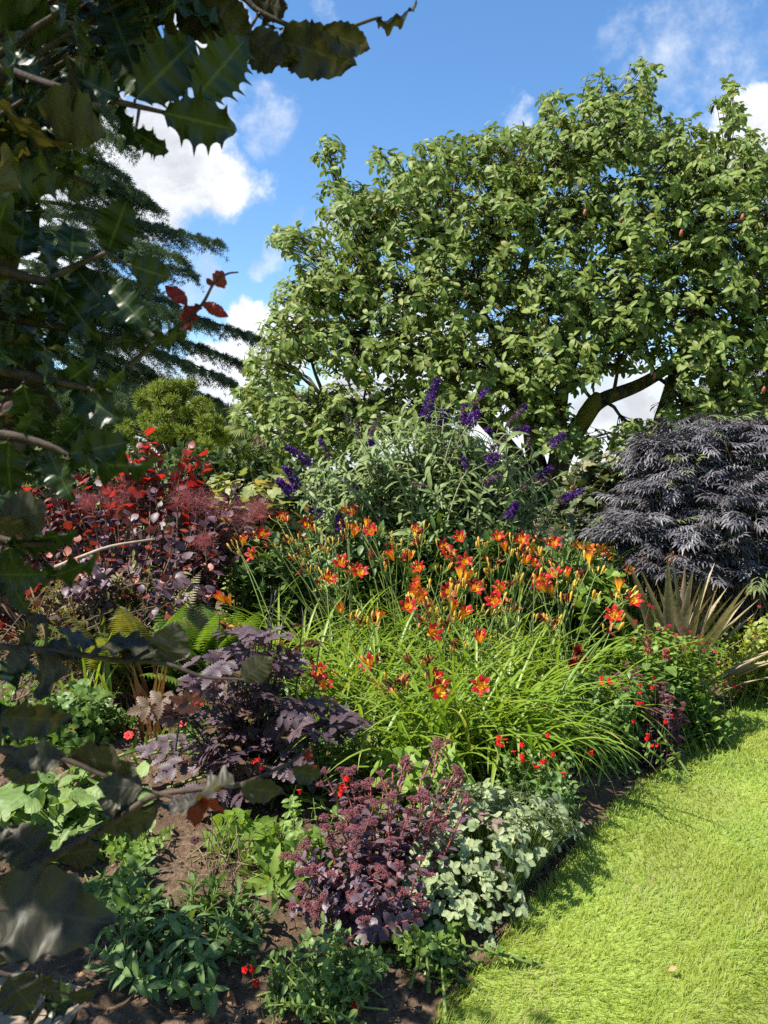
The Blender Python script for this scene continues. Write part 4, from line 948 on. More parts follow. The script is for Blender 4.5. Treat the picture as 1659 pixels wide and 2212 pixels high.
# ================================================================== front of the border
# ---- daylilies
tep_m = leaf_mat('lily_petal', (.34,.008,.016), (.46,.018,.018), trans=.35, tcol=(1.25,.75,.5), rough=.45, spec=.25, vein=(.55,.10,.03), vstr=.3, blotch=.12)
def add_throat(m):
    """yellow-orange throat: a marking of the petal near its base"""
    t = NB(m.node_tree); pb = next(n for n in t.t.nodes if n.type == 'BSDF_PRINCIPLED'); tl = next(n for n in t.t.nodes if n.type == 'BSDF_TRANSLUCENT')
    at = N(t.t, 'ShaderNodeAttribute', attribute_name='lf'); sp = N(t.t, 'ShaderNodeSeparateXYZ'); t.link(at.outputs['Vector'], sp.inputs[0])
    old = pb.inputs['Base Color'].links[0].from_socket
    bf_ = N(t.t, 'ShaderNodeNewGeometry').outputs['Backfacing']; k = t.mixf(bf_, t.ramp(sp.outputs['Y'], .38, .56, 1, 0), t.ramp(sp.outputs['Y'], .45, .95, 1, .15)); new = t.mix(k, old, rgb(.78,.42,.02)); t.link(new, pb.inputs['Base Color'])
    t.link(t.mix(1.0, new, rgb(1.2,.8,.5), 'MULTIPLY'), tl.inputs[0])
add_throat(tep_m)
budm = leaf_mat('lily_bud', (.60,.33,.03), (.68,.46,.08), trans=.2, tcol=(1.2,.9,.4), rough=.45, spec=.3, tip=(.62,.24,.04), blotch=.15)
wiltm = leaf_mat('wilted_flower', (.22,.05,.02), (.42,.20,.07), trans=.25, tcol=(1.2,.9,.6), rough=.7, spec=.1, c=(.10,.02,.02), cpos=.65)
def bud_mesh(L, w_, seed):
    R = rng(seed); m = MB(); lathe(m, [(0,.0025),(L*.12,w_*.45),(L*.35,w_*.6),(L*.65,w_),(L*.85,w_*.8),(L*.97,w_*.35),(L,.0005)], [0,0,1], [0,0,0], 7, 0, R.random(), R.normal(0, 1.5)); return m
def wilt_mesh(seed):
    R = rng(seed); m = MB()
    for k in range(5): straps(m, [[0,0,.004]], k*1.256 + R.normal(0, .3), R.uniform(.05,.085), .017, R.uniform(.1,.4), R.normal(.5, 1.1), R.random(), 8, fold=.8, az_drift=np.array([R.normal(0, 1.8)]), prof=lambda t: .5 + .5*sin(pi*min(1, t*1.05)))
    return m
LF_OPEN = [lily_flower(f, 30 + k).mesh('daylily_flower', [tep_m, st_m]) for k, f in enumerate((1.35, 1.15, 1.5))]
LF_HALF = [lily_flower(f, 40 + k).mesh('daylily_half_open', [tep_m, st_m]) for k, f in enumerate((.35, .55))]
LF_BUD = [bud_mesh(L, w_, 50 + k).mesh('daylily_bud', budm) for k, (L, w_) in enumerate(((.058,.0075),(.044,.0062),(.072,.0095),(.03,.005)))]
LF_WILT = [wilt_mesh(60 + k).mesh('daylily_wilted', wiltm) for k in range(3)]
K6 = lambda x, y: (493.7 + x*.529, 1097.1 + y*.529)
OPEN = [(200,50,.2),(150,115,-.3),(318,75,.2),(595,105,0),(740,105,.3),(955,130,.4),(885,205,-.2),(960,215,.4),(860,165,0),(460,245,-.4),(500,265,.1),(520,285,.5),(890,350,-.4),(815,515,.2),(1115,395,.6),(1250,320,0),(1250,290,.1),(1105,150,-.4),(1300,165,.4),(1590,455,.4),(1620,385,.3),(812,722,-.2),(862,758,.5),(1038,732,.2),(385,670,-.2),(352,738,.1),(800,258,0),(1160,145,.3),(1340,290,.3)]
HALF = [(490,118),(810,340),(755,385),(480,450),(1150,185),(1355,385),(1600,350),(20,405),(40,165),(1235,205),(1200,235),(945,300),(880,440),(700,225),(540,90),(500,30),(15,60),(1330,345),(1395,300),(725,375),(1030,560),(925,455),(1480,230),(600,480)]
BUDC = [(45,195),(70,130),(195,170),(265,155),(280,225),(375,110),(385,185),(440,150),(330,270),(390,330),(400,290),(345,185),(545,85),(620,205),(640,260),(690,165),(700,180),(800,80),(735,215),(580,110),(780,385),(740,400),(830,420),(870,440),(965,300),(965,340),(900,400),(1000,340),(1080,280),(1110,330),(920,470),(880,520),(1045,165),(1210,220),(1180,190),(1260,240),(1070,240),(1290,190),(1350,250),(1390,310),(1500,270),(1330,290),(1220,160),(1310,480),(1240,470),(1410,340),(1480,380),(1550,500),(590,480),(500,470),(540,490),(575,650),(800,640),(650,730),(690,740),(460,690),(30,500),(70,510),(240,570),(505,25),(945,590),(1600,400),(1150,430),(1075,440),(275,150),(430,150),(1130,200),(1020,180),(860,260),(1040,330),(910,340),(780,150),(1180,300),(1280,330),(1440,300),(640,120),(480,90),(230,60),(130,200),(1380,400),(830,480),(1020,420)]
R = rng(500)
BASES = [(-.62,4.75,'leftmost daylily, tall stalks above the black-purple foliage'),(-.25,5.15,'back daylily below the pink plumes of the smoke bush'),(.18,5.25,'back daylily directly in front of the purple-spiked shrub'),(.78,5.1,'back daylily beside the fine fountain grass, dense with open flowers'),
         (-.15,4.25,'daylily with a double dark red bloom above arching lime leaves'),(.42,4.35,'central daylily with the thickest cluster of orange buds'),(1.05,4.55,'daylily leaning towards the bronze flax with long diagonal stalks'),(.22,3.7,'front daylily with low dark red flowers over lime leaves'),(.56,3.82,'front daylily whose long leaves pour over the bare soil'),(.50,3.95,'daylily in the middle of the leafy fountain, few flowers'),(1.0,4.4,'daylily at the bed edge with dark red star flower near the cinquefoil')]
DL = []
for kx, (x, y, lab) in enumerate(BASES):
    o = thing('daylily', lab, 'daylily', gp(x, y), 'daylilies massed in the middle of the border'); DL.append(o)
    k = 105 if y > 4.9 else 140; mb = MB(); b = gp(x, y) + R.normal(0, 1, (k, 3))*[.13,.12,0]
    az = R.uniform(0, 6.28, k); L = R.uniform(.55, .95, k); lean = np.abs(R.normal(.25, .18, k)); curl = R.uniform(.9, 2.5, k)
    if kx == 8: az[:90] = R.normal(-.55, .6, 90); L[:90] = R.uniform(.6, .85, 90); lean[:90] = R.uniform(.1, .4, 90); curl[:90] = R.uniform(1.8, 2.9, 90)
    if kx == 10: az[:60] = R.normal(-.5, .7, 60); L = L*.7
    if kx == 7: az[:50] = R.normal(-1.6, .9, 50)
    straps(mb, b, az, L, R.uniform(.014, .024, k), lean, curl, R.random(k), 13, fold=.4, az_drift=R.normal(0, .25, k)); mb.build('leaves', strap_gr, o)
def vdepth(v): return float(np.clip(5.55 - (v - 1120)*2.0/360, 3.45, 5.7))
def near_base(p):
    dd = [(p[0]*.8 + .12 - x)**2 + (p[1] - y)**2*.8 for (x, y, _) in BASES]; return int(np.argmin(dd))
def stalk(u, v, heads, R):
    d = vdepth(v) + R.normal(0, .12); tp = P(u, v, d); i = near_base(tp); o = DL[i]; x, y, _ = BASES[i]
    bs = gp(x + R.normal(0, .1), y + R.normal(0, .1)); L = np.linalg.norm(tp - bs)
    c = bez(bs, bs*.5 + tp*.5 + np.array([0, 0, .10*L]) - (tp - bs)*np.array([.12, .12, 0]), tp, 10); m_ = MB(); tube(m_, c, np.linspace(.0048, .003, 10), 5)
    axs = nrm(c[-1] - c[-2]); loc = Vector(tp - np.array(o.location)); out_ = []
    offs = []
    for kind in heads:
        a = R.uniform(0, 6.28); sp = {'o': .45, 'h': .5, 'b': .38, 'w': .8, 's': .3}[kind]; dv = nrm(axs*.7 + [0,0,.5] + np.array([cos(a), sin(a), .2])*sp + np.array([0, -.12, 0]))
        if kind == 'o': dv = nrm(np.array([R.normal(0, .45), -.75 + R.normal(0, .2), .55]))
        off = R.uniform(.01, .05)*nrm([cos(a), sin(a), R.uniform(-1, .2)]); st = tp + off + dv*.022; tube(m_, [tp - axs*R.uniform(.005,.05), tp + off*.6, st], [.0025,.002,.0028], 4); offs.append((kind, st, dv))
    sk = m_.build('flower_stalk', stem_green, o)
    for kind, st, dv in offs:
        me = {'o': LF_OPEN, 'h': LF_HALF, 'b': LF_BUD, 'w': LF_WILT, 's': LF_BUD[3:]}[kind]; me = me[R.integers(len(me))]
        f_ = link(bpy.data.objects.new({'o': 'flower', 'h': 'half_open_flower', 'b': 'bud', 'w': 'wilted_flower', 's': 'bud'}[kind], me), sk)
        f_.location = Vector(st - np.array(o.location)); f_.rotation_euler = face_rot(dv, R.uniform(0, 6.28)); s_ = R.uniform(.78, 1.02); f_.scale = (s_, s_, s_)
for (x, y, ln) in OPEN: u, v = K6(x, y); stalk(u, v, ['o'] + ['b']*R.integers(1, 3) + ['w']*R.integers(0, 2), R)
for (x, y) in HALF: u, v = K6(x, y); stalk(u, v, ['h'] + ['h']*R.integers(0, 2) + ['b']*R.integers(1, 4), R)
for (x, y) in BUDC: u, v = K6(x, y); stalk(u + R.normal(0, 3), v + R.normal(0, 3), ['b']*R.integers(3, 6) + ['w']*R.integers(0, 3) + ['o']*int(R.random() < .16), R)

# ---- ferns and sword leaves in the left middle
R = rng(510)
fern_m = leaf_mat('fern', (.07,.135,.02), (.14,.21,.035), trans=.4, rough=.5, c=(.17,.15,.04), cpos=.8)
pin = leaf([(0,.05),(.3,.10),(.7,.07),(1,.005)], 5, 1, .2, .35)
for (u, v, d, k, lab) in [(430,1420,4.5,20,'green fern in front of the purple smoke bush, nearest the black-purple foliage'),(300,1430,4.7,18,'browning fern below the purple smoke bush')]:
    rt = base(u, 1480) if False else gp(P(u, v, d)[0], d); o = thing('fern', lab, 'fern', rt, None)
    for j in range(k):
        mb = MB(); c = straps(mb, [rt + R.normal(0, .05, 3)*[1,1,0]], R.uniform(0, 6.28), R.uniform(.6, .95), .006, R.uniform(.05, .45), R.uniform(.4, 1.4), R.random(), 12)[0]
        p, d_, n, q_ = along(c, .020, .18, .99, True, 1.3, R, .04, 0.0)
        tg = nrm(np.gradient(c, axis=0)); sd = nrm(np.cross(tg, [0,0,1.0])); m2 = len(p)//2
        idx = np.clip((q_*11).astype(int), 0, 11); sg = np.where(np.arange(len(p)) < m2, 1, -1)[:, None]
        d2 = nrm(sd[idx]*sg + tg[idx]*.35); nn = np.cross(tg[idx], sd[idx])*-1
        sz = .17*np.sin(np.clip(q_*.92 + .12, 0, 1)*pi)**.8 + .01
        scatter(mb, pin, p, d2, nn, sz, np.full(len(p), R.random())); mb.build('frond', fern_m, o)
R = rng(511)
for (u, v, d, lab) in [(190,1560,4.3,'upright sword-shaped leaves at the left among the ferns'),(330,1590,4.1,'brown and red dying sword leaves behind the black-purple foliage')]:
    rt = gp(P(u, v, d)[0], d); o = thing('sword_leaved_plant', lab, 'plant', rt); mb = MB(); k = 14
    straps(mb, rt + R.normal(0, .07, (k, 3))*[1,1,0], R.uniform(0, 6.28, k), R.uniform(.35, .62, k), .028, R.uniform(.02, .4, k), R.uniform(0, .6, k), R.random(k), 8, fold=.15)
    mb.build('blades', strap_gr if u < 200 else leaf_mat('dying_blade', (.085,.025,.018), (.15,.085,.045), trans=.3, rough=.5), o)
R = rng(512)
olive_m = leaf_mat('olive_leaf', (.09,.095,.02), (.20,.18,.05), trans=.3, rough=.5, c=(.22,.14,.06), cpos=.8)
rt = gp(P(230, 1420, 5.0)[0], 5.0); tips = fill(30, 470, 1190, 1440, 4.6, 5.3, 140, R)
bush('leafy_perennial', 'olive and browning fine foliage tangled beneath the purple smoke bush', 'plant', rt, stems_to(rt, tips, R, .45), LANCE, .07, .03, olive_m, stem_brown, 512, False, 1.1, (.005,.002))
R = rng(513)
rt = gp(P(140, 1580, 4.3)[0], 4.2); tips = fill(-80, 330, 1440, 1640, 3.8, 4.4, 90, R)
potentilla('cinquefoil', 'dark green cinquefoil with bright red flowers left of the black-purple foliage', rt, tips, 513, mid_m, .06, .032, [(155,1582,3.9),(278,1588,3.8),(160,1550,4.0),(370,1545,3.75),(90,1540,4.0),(428,1520,3.85),(395,1560,3.7)], red_m, .026)
R = rng(514)
rt = gp(P(700, 1560, 4.4)[0], 4.4); tips = fill(380, 700, 1400, 1620, 4.0, 4.5, 60, R)
bush('leafy_perennial', 'green fine stems and leaves hidden behind the black-purple foliage', 'plant', rt, stems_to(gp(-.75,4.3), tips, R, .2), LANCE, .075, .035, mid_m, stem_green, 514)

# ---- black-purple bugbane
R = rng(520)
act_m = leaf_mat('bugbane_leaf', (.058,.036,.044), (.118,.078,.088), trans=.22, tcol=(2.2,1.2,.6), rough=.48, spec=.4, vein=(.03,.015,.02), veins=6, vstr=.6, c=(.12,.075,.04), cpos=.86)
def toothed(w0, nteeth, n_per=2, dep=.35, cup=.2, droop=.3, pk=.38):
    ts = []; 
    for k in range(nteeth):
        t0 = .02 + .96*k/nteeth; t1 = .02 + .96*(k + .75)/nteeth
        ts += [(t0, w0*prof_ov(1, pk, .1)(max(t0, .03))*(1 - dep)), (t1, w0*prof_ov(1, pk, .1)(t1))]
    ts = [(0, .005)] + ts[0:] + [(1, .003)]; return leaf(ts, len(ts), 1, cup, droop)
TOO = toothed(.36, 6, dep=.45)
a_parts = [(TOO, np.eye(3)*.40, (0, .62, -.06))]
for k, (yy, an, sz) in enumerate(((.60, .85, .31),(.38, 1.05, .34),(.18, 1.2, .30))):
    for sg in (-1, 1): a_parts.append((TOO, rotz(sg*an, sz) @ roty(sg*.25), (0, yy, -.02*k)))
ACT = [join_tpl(a_parts), join_tpl(a_parts[:5])]
rt = gp(P(540, 1740, 3.5)[0], 3.55); ac = thing('bugbane', 'dark purple-black bugbane with toothed divided leaves and thin black stems', 'plant', rt)
mb = MB(); ms = MB()
LV = np.vstack([fill(320, 760, 1350, 1720, 3.1, 3.8, 84, R), fill(460, 640, 1330, 1470, 3.3, 3.7, 20, R), fill(320, 480, 1460, 1560, 3.2, 3.5, 8, R), fill(600,760,1480,1640,3.2,3.6,12,R), fill(380,720,1600,1740,3.1,3.5,22,R)])
for b in LV:
    a = rt + R.normal(0, .07, 3)*[1,1,0]; L = np.linalg.norm(b - a); c = bez(a, a*.55 + b*.45 + np.array([0, 0, .22*L]), b, 9); tube(ms, c, np.linspace(.006, .002, 9), 5)
    hd = nrm((b - a)*[1,1,0] + R.normal(0, .12, 3)*[1,1,0]); dd = nrm(hd + [0,0,R.uniform(-.25,.45)])
    scatter(mb, ACT[R.integers(2)], [b - dd*.08], [dd], [nrm(np.array([-.1,-.25,1.0]) + R.normal(0,.45,3))], R.uniform(.15, .24), R.random())
    for f_ in (.6,):
        q_ = c[int(8*f_)]; az = R.uniform(0, 6.28); scatter(mb, ACT[1], [q_], [nrm([cos(az), sin(az), .2])], [[0,-.2,1.0]], R.uniform(.12,.2), R.random())
ms.build('leaf_stem', plain_mat('black_stem', (.02,.012,.018), (.05,.035,.045), 30, .5, .1), ac); mb.build('foliage', act_m, ac)
bst = plain_mat('dark_flower_stem', (.018,.012,.018), (.045,.035,.05), 30, .35, .1, .6)
for (u0, v0, u1, v1) in [(540,1700,594,1290),(535,1720,588,1283),(450,1700,475,1330),(510,1690,530,1400),(620,1700,655,1330),(650,1700,690,1400),(372,1800,396,1490),(560,1700,612,1340)]:
    a = P(u0, v0, 3.5); a[2] = float(G(a[0], a[1])); b = P(u1, v1, 3.55); m_ = MB(); tube(m_, bez(a, (a + b)/2 + [0,0,.03], b, 10), [.0058,.0032], 5)
    for k in range(3): az = R.uniform(0, 6.28); tube(m_, [b, b + np.array([cos(az)*.03, sin(az)*.03, .035])], [.0018,.001], 3)
    m_.build('flower_stem', bst, ac)

# ---- big round leaves at the far left
R = rng(530)
rnd_m = leaf_mat('round_leaf', (.11,.18,.045), (.19,.27,.07), trans=.3, rough=.5, spec=.3, vein=(.26,.32,.13), veins=5, vstr=.4)
SCAL = leaf([(0,.10),(.04,.36),(.14,.50),(.22,.46),(.36,.58),(.44,.52),(.58,.55),(.65,.47),(.78,.40),(.84,.30),(.94,.16),(1,.02)], 12, 2, .12, .35, .02, 2)
rt = gp(P(120, 1800, 3.45)[0], 3.45); tips = np.vstack([fill(-60, 260, 1660, 1850, 2.9, 3.6, 150, R), fill(120, 340, 1640, 1730, 3.3, 3.7, 40, R), fill(-260, 0, 1680, 1850, 3.0, 3.6, 40, R)])
o = thing('mallow', 'low clump of broad rounded scalloped green leaves at the left', 'plant', rt); mb = MB(); ms = MB()
for b in tips:
    a = rt + (b - rt)*np.array([.5,.5,0]); tube(ms, bez(a, (a + b)/2, b, 5), .003, 4); hd = nrm(R.normal(0, 1, 3)*[1,1,.1]); scatter(mb, SCAL, [b], [hd + [0,0,-.1]], [[-.15,-.3,1] + R.normal(0,.35,3)], R.uniform(.06,.12), R.random())
ms.build('stem', stem_green, o); mb.build('foliage', rnd_m, o)

# ---- fresh heart-leaved plants
R = rng(540)
heart_m = leaf_mat('heart_leaf', (.13,.225,.03), (.23,.33,.05), trans=.42, rough=.45, spec=.3, vein=(.28,.36,.12), veins=5, vstr=.35, blotch=.15)
rt = gp(P(520, 1900, 2.95)[0], 3.0); tips = np.vstack([fill(420, 650, 1740, 1860, 2.85, 3.15, 20, R), fill(520,640,1760,1840,2.8,3.0,6,R)])
bush('heart_leaved_plant', 'bright lime heart-shaped leaves on bare soil below the black-purple foliage', 'plant', rt, stems_to(rt, tips, R, .12), HEART, .055, .055, heart_m, stem_green, 540, True, 1.2, (.003,.0015), t0=.35, light=.5)
R = rng(541)
rt = gp(P(930, 1740, 3.3)[0], 3.35); tips = np.vstack([fill(780, 1060, 1600, 1780, 3.1, 3.5, 70, R)])
bush('heart_leaved_plant', 'lush lime heart-shaped leaves between the daylily fountain and the purple sedum', 'plant', rt, stems_to(rt, tips, R, .12), HEART, .055, .045, heart_m, stem_green, 541, True, 1.2, (.003,.0015), t0=.3, light=.5)
R = rng(542)
rt = gp(P(580, 1960, 2.8)[0], 2.82); tips = fill(560, 680, 1790, 1940, 2.7, 2.95, 14, R)
bush('leafy_perennial', 'pale green long-leaved shoots just left of the purple sedum', 'plant', rt, stems_to(rt, tips, R, .08), LANCE, .10, .06, lime_m, stem_green, 542, True, 1.0, (.003,.0015), t0=.2)

# ---- salvias with two-lipped red flowers
def salvia(label, rt, tips, seed, mat, flowers, size=.028, spacing=.024, spread=.1):
    R = rng(seed); o = bush('red_salvia', label, 'salvia', rt, stems_to(rt, tips, R, spread), SALV, size, spacing, mat, stem_green, seed, True, 1.05, (.0035,.0013), 'small red-flowered salvias along the border', t0=.2, light=.55)
    for (u, v, d) in flowers:
        c = P(u, v, d); b = c + np.array([R.normal(0, .02), .02, -.10]); m_ = MB(); tube(m_, bez(b, (b + c)/2, c + [0,0,.03], 5), .0012, 3, 1)
        for j in range(R.integers(1, 4)):
            a = R.normal(-1.57, .8); ct = c + np.array([R.normal(0,.008), R.normal(0,.008), R.uniform(-.02,.022)]); ax = nrm([cos(a), sin(a), .15])
            lathe(m_, [(0,.0022),(.010,.003),(.014,.0032)], ax, ct, 5, 0, R.random()); e = ct + ax*.013; sd = nrm(np.cross(ax, [0,0,1.0]))
            scatter(m_, leaf([(0,.2),(.45,.5),(.8,.5),(1,.25)], 5, 1, -.2, .7), [e], [nrm(ax*.7 - np.array([0,0,.7]))], [nrm(ax + [0,0,.7])], .017, R.random())
            for sg in (-1, 1): scatter(m_, leaf([(0,.2),(.6,.45),(1,.2)], 4, 1, .1, .5), [e], [nrm(ax*.5 + sd*sg*.8 - np.array([0,0,.35]))], [ax], .012, R.random())
            scatter(m_, leaf([(0,.2),(.6,.35),(1,.15)], 4, 1, -.4, .2), [e], [nrm(ax*.8 + [0,0,.5])], [nrm([0,0,1] - ax*.4)], .011, R.random())
        m_.build('flower', [sal_m, stem_green], o)
    return o
SALV = [leaf(prof_ov(.27, .5, .1), 5, 1, .2, .25), leaf(prof_ov(.25, .5, .1), 5, 1, .35, .5)]
sal_m = leaf_mat('scarlet_petal', (.56,.010,.012), (.72,.03,.02), trans=.3, tcol=(1.1,.6,.6), rough=.5, spec=.2)
sg_m = leaf_mat('salvia_leaf', (.095,.165,.042), (.17,.25,.06), trans=.32, rough=.45, spec=.3, vein=(.22,.28,.12), vstr=.4)
sl_m = leaf_mat('salvia_bright_leaf', (.13,.22,.04), (.22,.32,.065), trans=.4, rough=.45, spec=.3, vein=(.26,.33,.14), vstr=.4)
R = rng(550); rt = gp(P(700, 2170, 2.3)[0], 2.3)
salvia('salvia in front of the purple sedum, mostly in shade, with three red blooms', rt, np.vstack([fill(545, 850, 2010, 2190, 2.1, 2.4, 44, R), fill(560,700,2120,2240,2.0,2.3,16,R), fill(640,740,1960,2060,2.2,2.35,6,R)]), 550, sg_m, [(541,2095,2.25),(547,2108,2.25),(776,2173,2.15)], .031, .026)
R = rng(551); rt = gp(P(655, 1900, 2.95)[0], 2.95)
salvia('upright pale green salvia behind the left side of the purple sedum', rt, np.vstack([fill(560, 745, 1720, 1900, 2.75, 3.1, 34, R)]), 551, sl_m, [(640,1712,2.85),(737,1698,2.8),(728,1712,2.75),(686,1650,3.1),(560,1645,3.2),(750,1686,2.8)], .04, .04, .08)
R = rng(552); rt = gp(P(290, 1900, 3.0)[0], 3.05)
salvia('small pale green salvia on the bare soil at the left', rt, np.vstack([fill(200, 345, 1770, 1900, 2.85, 3.15, 26, R)]), 552, sl_m, [], .036, .034, .08)
R = rng(553); rt = gp(P(1165, 1770, 3.35)[0], 3.35)
salvia('salvia with many scarlet blooms under the pouring daylily leaves', rt, np.vstack([fill(1040, 1290, 1610, 1780, 3.1, 3.5, 64, R)]), 553, sg_m, [(K6(1112,940)[0],K6(0,940)[1],3.2),(*K6(1103,965),3.2),(*K6(1160,1008),3.15),(*K6(1205,960),3.2),(*K6(1202,1005),3.15),(*K6(1300,922),3.2),(*K6(1318,1000),3.1),(*K6(1240,1045),3.1),(*K6(1355,1060),3.05),(*K6(1463,1005),3.15),(*K6(1278,1012),3.2)], .033, .03)
R = rng(554); rt = gp(P(1310, 1670, 3.95)[0], 4.0)
salvia('sprawling salvia beside the small dark red sedum near the lawn', rt, np.vstack([fill(1195, 1390, 1500, 1650, 3.9, 4.25, 70, R)]), 554, sg_m, [(*C2(765,1015),3.8),(*C2(625,1120),3.75),(*C2(640,1035),3.85),(*C2(857,1248),3.7),(*C2(700,1395),3.7),(*C2(590,1310),3.75),(*C2(805,1485),3.75),(*C2(405,965),4.0),(*C2(340,960),4.0),(*C2(745,930),4.0),(*C2(770,1500),3.75)], .036, .034)
R = rng(555); rt = gp(P(1300, 1600, 4.2)[0], 4.2)
bush('leafy_perennial', 'low green leaves in the shade of the daylily beside the sprawling salvia', 'plant', rt, stems_to(rt, fill(1190, 1420, 1440, 1600, 3.9, 4.4, 60, R), R, .2), OV, .055, .035, mid_m, stem_green, 555)

R = rng(556); rt = gp(P(1235, 1520, 4.3)[0], 4.3); o = thing('dark_red_dahlia', 'dark maroon many-petalled flower heads low beside the daylilies', 'dahlia', rt); mb = MB(); ms = MB()
for (u, v, d) in [(1248,1408,4.15),(1256,1428,4.12),(1238,1436,4.14)]:
    c = P(u, v, d); tube(ms, bez(rt, (rt + c)/2 + [0,0,.05], c, 6), .003, 4); p, d_, n, q_ = along(bez(rt, (rt + c)/2, c, 6), .06, .2, .8, True, 1.1, R); put(mb, OV, p, d_, skyward(d_, n, .6), .09, R)
    m_ = MB(); n_ = 70; e = nrm(R.normal(0, 1, (n_, 3)) + [0,-.5,.6]); scatter(m_, leaf([(0,.1),(.6,.28),(1,.1)], 4, 1, .3, -.3), np.repeat(c[None], n_, 0), e, R.normal(0,.3,(n_,3)) + [0,0,1], R.uniform(.028,.042,n_), R.random(n_)); m_.build('flower', drk_m, o)
ms.build('stem', stem_green, o); mb.build('foliage', mid_m, o)

# ---- purple sedums
sed_m = leaf_mat('sedum_leaf', (.078,.050,.064), (.145,.098,.11), trans=.16, tcol=(1.8,1.0,.9), rough=.45, spec=.35, vein=(.20,.10,.12), vstr=.35, c=(.20,.12,.13), cpos=.85)
sed_st = leaf_mat('sedum_stem', (.17,.04,.045), (.28,.085,.065), trans=0, rough=.5, spec=.4)
sed_fl = leaf_mat('sedum_floret', (.13,.042,.050), (.25,.095,.105), trans=.1, tcol=(1.2,.8,.8), rough=.7, spec=.15, blotch=.5)
SEDL = [leaf(prof_ov(.34, .55, .12), 6, 1, .25, .15), leaf(prof_ov(.31, .55, .12), 6, 1, .1, .4)]
def sed_head(seed, w_=.03):
    R = rng(seed); m = MB(); k = 5
    for j in range(6):
        a = j*2.4; r_ = w_*sqrt(j/6.0)*.85; cen = np.array([r_*cos(a), r_*sin(a), .014 - .25*r_]); tube(m, [[0,0,-.014], cen*.6, cen], .0013, 3, 1)
        n_ = 46; e = nrm(R.normal(0, 1, (n_, 3)) + [0,0,.7]); pp = cen + e*np.array([.42,.42,.26])*w_*R.uniform(.75,1,(n_,1))
        scatter(m, OCT, pp, e, R.normal(0,1,(n_,3)), R.uniform(.0016,.003,n_), R.random(n_))
    return m.mesh('sedum_flower_head', [sed_fl, sed_st])
HEADS = [sed_head(80 + k, .024 + .004*k) for k in range(4)]
def sedum(name_label, rt, tips, seed, sc=1.0, leafsz=.055, grp=None):
    R = rng(seed); o = thing('purple_sedum', name_label, 'sedum', rt, 'purple sedums'); mb = MB()
    for b in tips:
        a = rt + np.array([R.normal(0, .05), R.normal(0, .05), 0])*sc + (b - rt)*np.array([.45,.45,0]); a[2] = float(G(a[0], a[1])); L = np.linalg.norm(b - a)
        c = bez(a, (a + b)/2 + R.normal(0, .03, 3)*L - (b - a)*np.array([.12,.12,0]), b, 9); m_ = MB(); tube(m_, c, np.linspace(.0045, .0028, 9)*sc, 5, 0, R.random())
        offs = [b] 
        for j in range(R.integers(0, 3)):
            q_ = c[6] ; e = b + np.array([R.normal(0,.035), R.normal(0,.03), R.uniform(-.05,.0)])*sc; tube(m_, [q_, (q_ + e)/2 + [0,0,.008], e], .0018*sc, 4, 0, .5); offs.append(e)
        sk = m_.build('stem', sed_st, o)
        for e in offs:
            h_ = link(bpy.data.objects.new('flower_head', HEADS[R.integers(4)]), sk); h_.location = Vector(e - np.array(o.location)); h_.rotation_euler = face_rot(nrm(R.normal(0,.25,3) + [0,-.05,1]), R.uniform(0,6)); s_ = R.uniform(.6,.95)*sc; h_.scale = (s_, s_, s_)
        p, d, n, q_ = along(c, .032*sc, .1, .95, True, 1.15, R, .25); sz = leafsz*(1.15 - .55*q_)*R.uniform(.75, 1.2, len(p))
        for t_ in range(2): scatter(mb, SEDL[t_], p[t_::2], d[t_::2], skyward(d, n, .35)[t_::2], sz[t_::2], R.random(len(p[t_::2])))
    mb.build('foliage', sed_m, o); return o
R = rng(560); rt = gp(P(800, 2050, 2.62)[0], 2.72)
HT = [(735,1665),(760,1668),(700,1668),(965,1605),(945,1610),(1000,1680),(990,1668),(985,1665),(1005,1720),(1010,1735),(880,1640),(870,1650),(850,1660),(770,1700),(800,1690),(830,1700),(780,1730),(810,1740),(745,1740),(760,1760),(850,1720),(890,1730),(920,1720),(880,1760),(840,1770),(800,1780),(770,1800),(735,1790),(700,1770),(720,1830),(760,1840),(800,1830),(845,1820),(890,1800),(930,1780),(960,1790),(660,1830),(640,1850),(680,1880),(720,1890),(770,1880),(820,1880),(860,1870),(910,1860),(945,1850),(650,1920),(700,1940),(760,1940),(810,1930),(870,1930),(915,1955),(900,1985),(850,1975),(680,1975),(740,1985),(790,1990),(630,1960)]
def tdep(v): return 2.95 - (v - 1605)*.55/385
sedum('large purple sedum with rosy flower heads and red stems in front', rt, [P(u, v, tdep(v) + R.normal(0, .07)) for (u, v) in HT], 560)
R = rng(561); rt = gp(P(1430, 1630, 4.1)[0], 4.15)
sedum('small dark red sedum near the lawn edge in the distance', rt, np.vstack([fill(1370, 1480, 1470, 1590, 4.05, 4.3, 34, R), fill(1320,1400,1430,1500,4.1,4.4,9,R)]), 561, .85, .045)

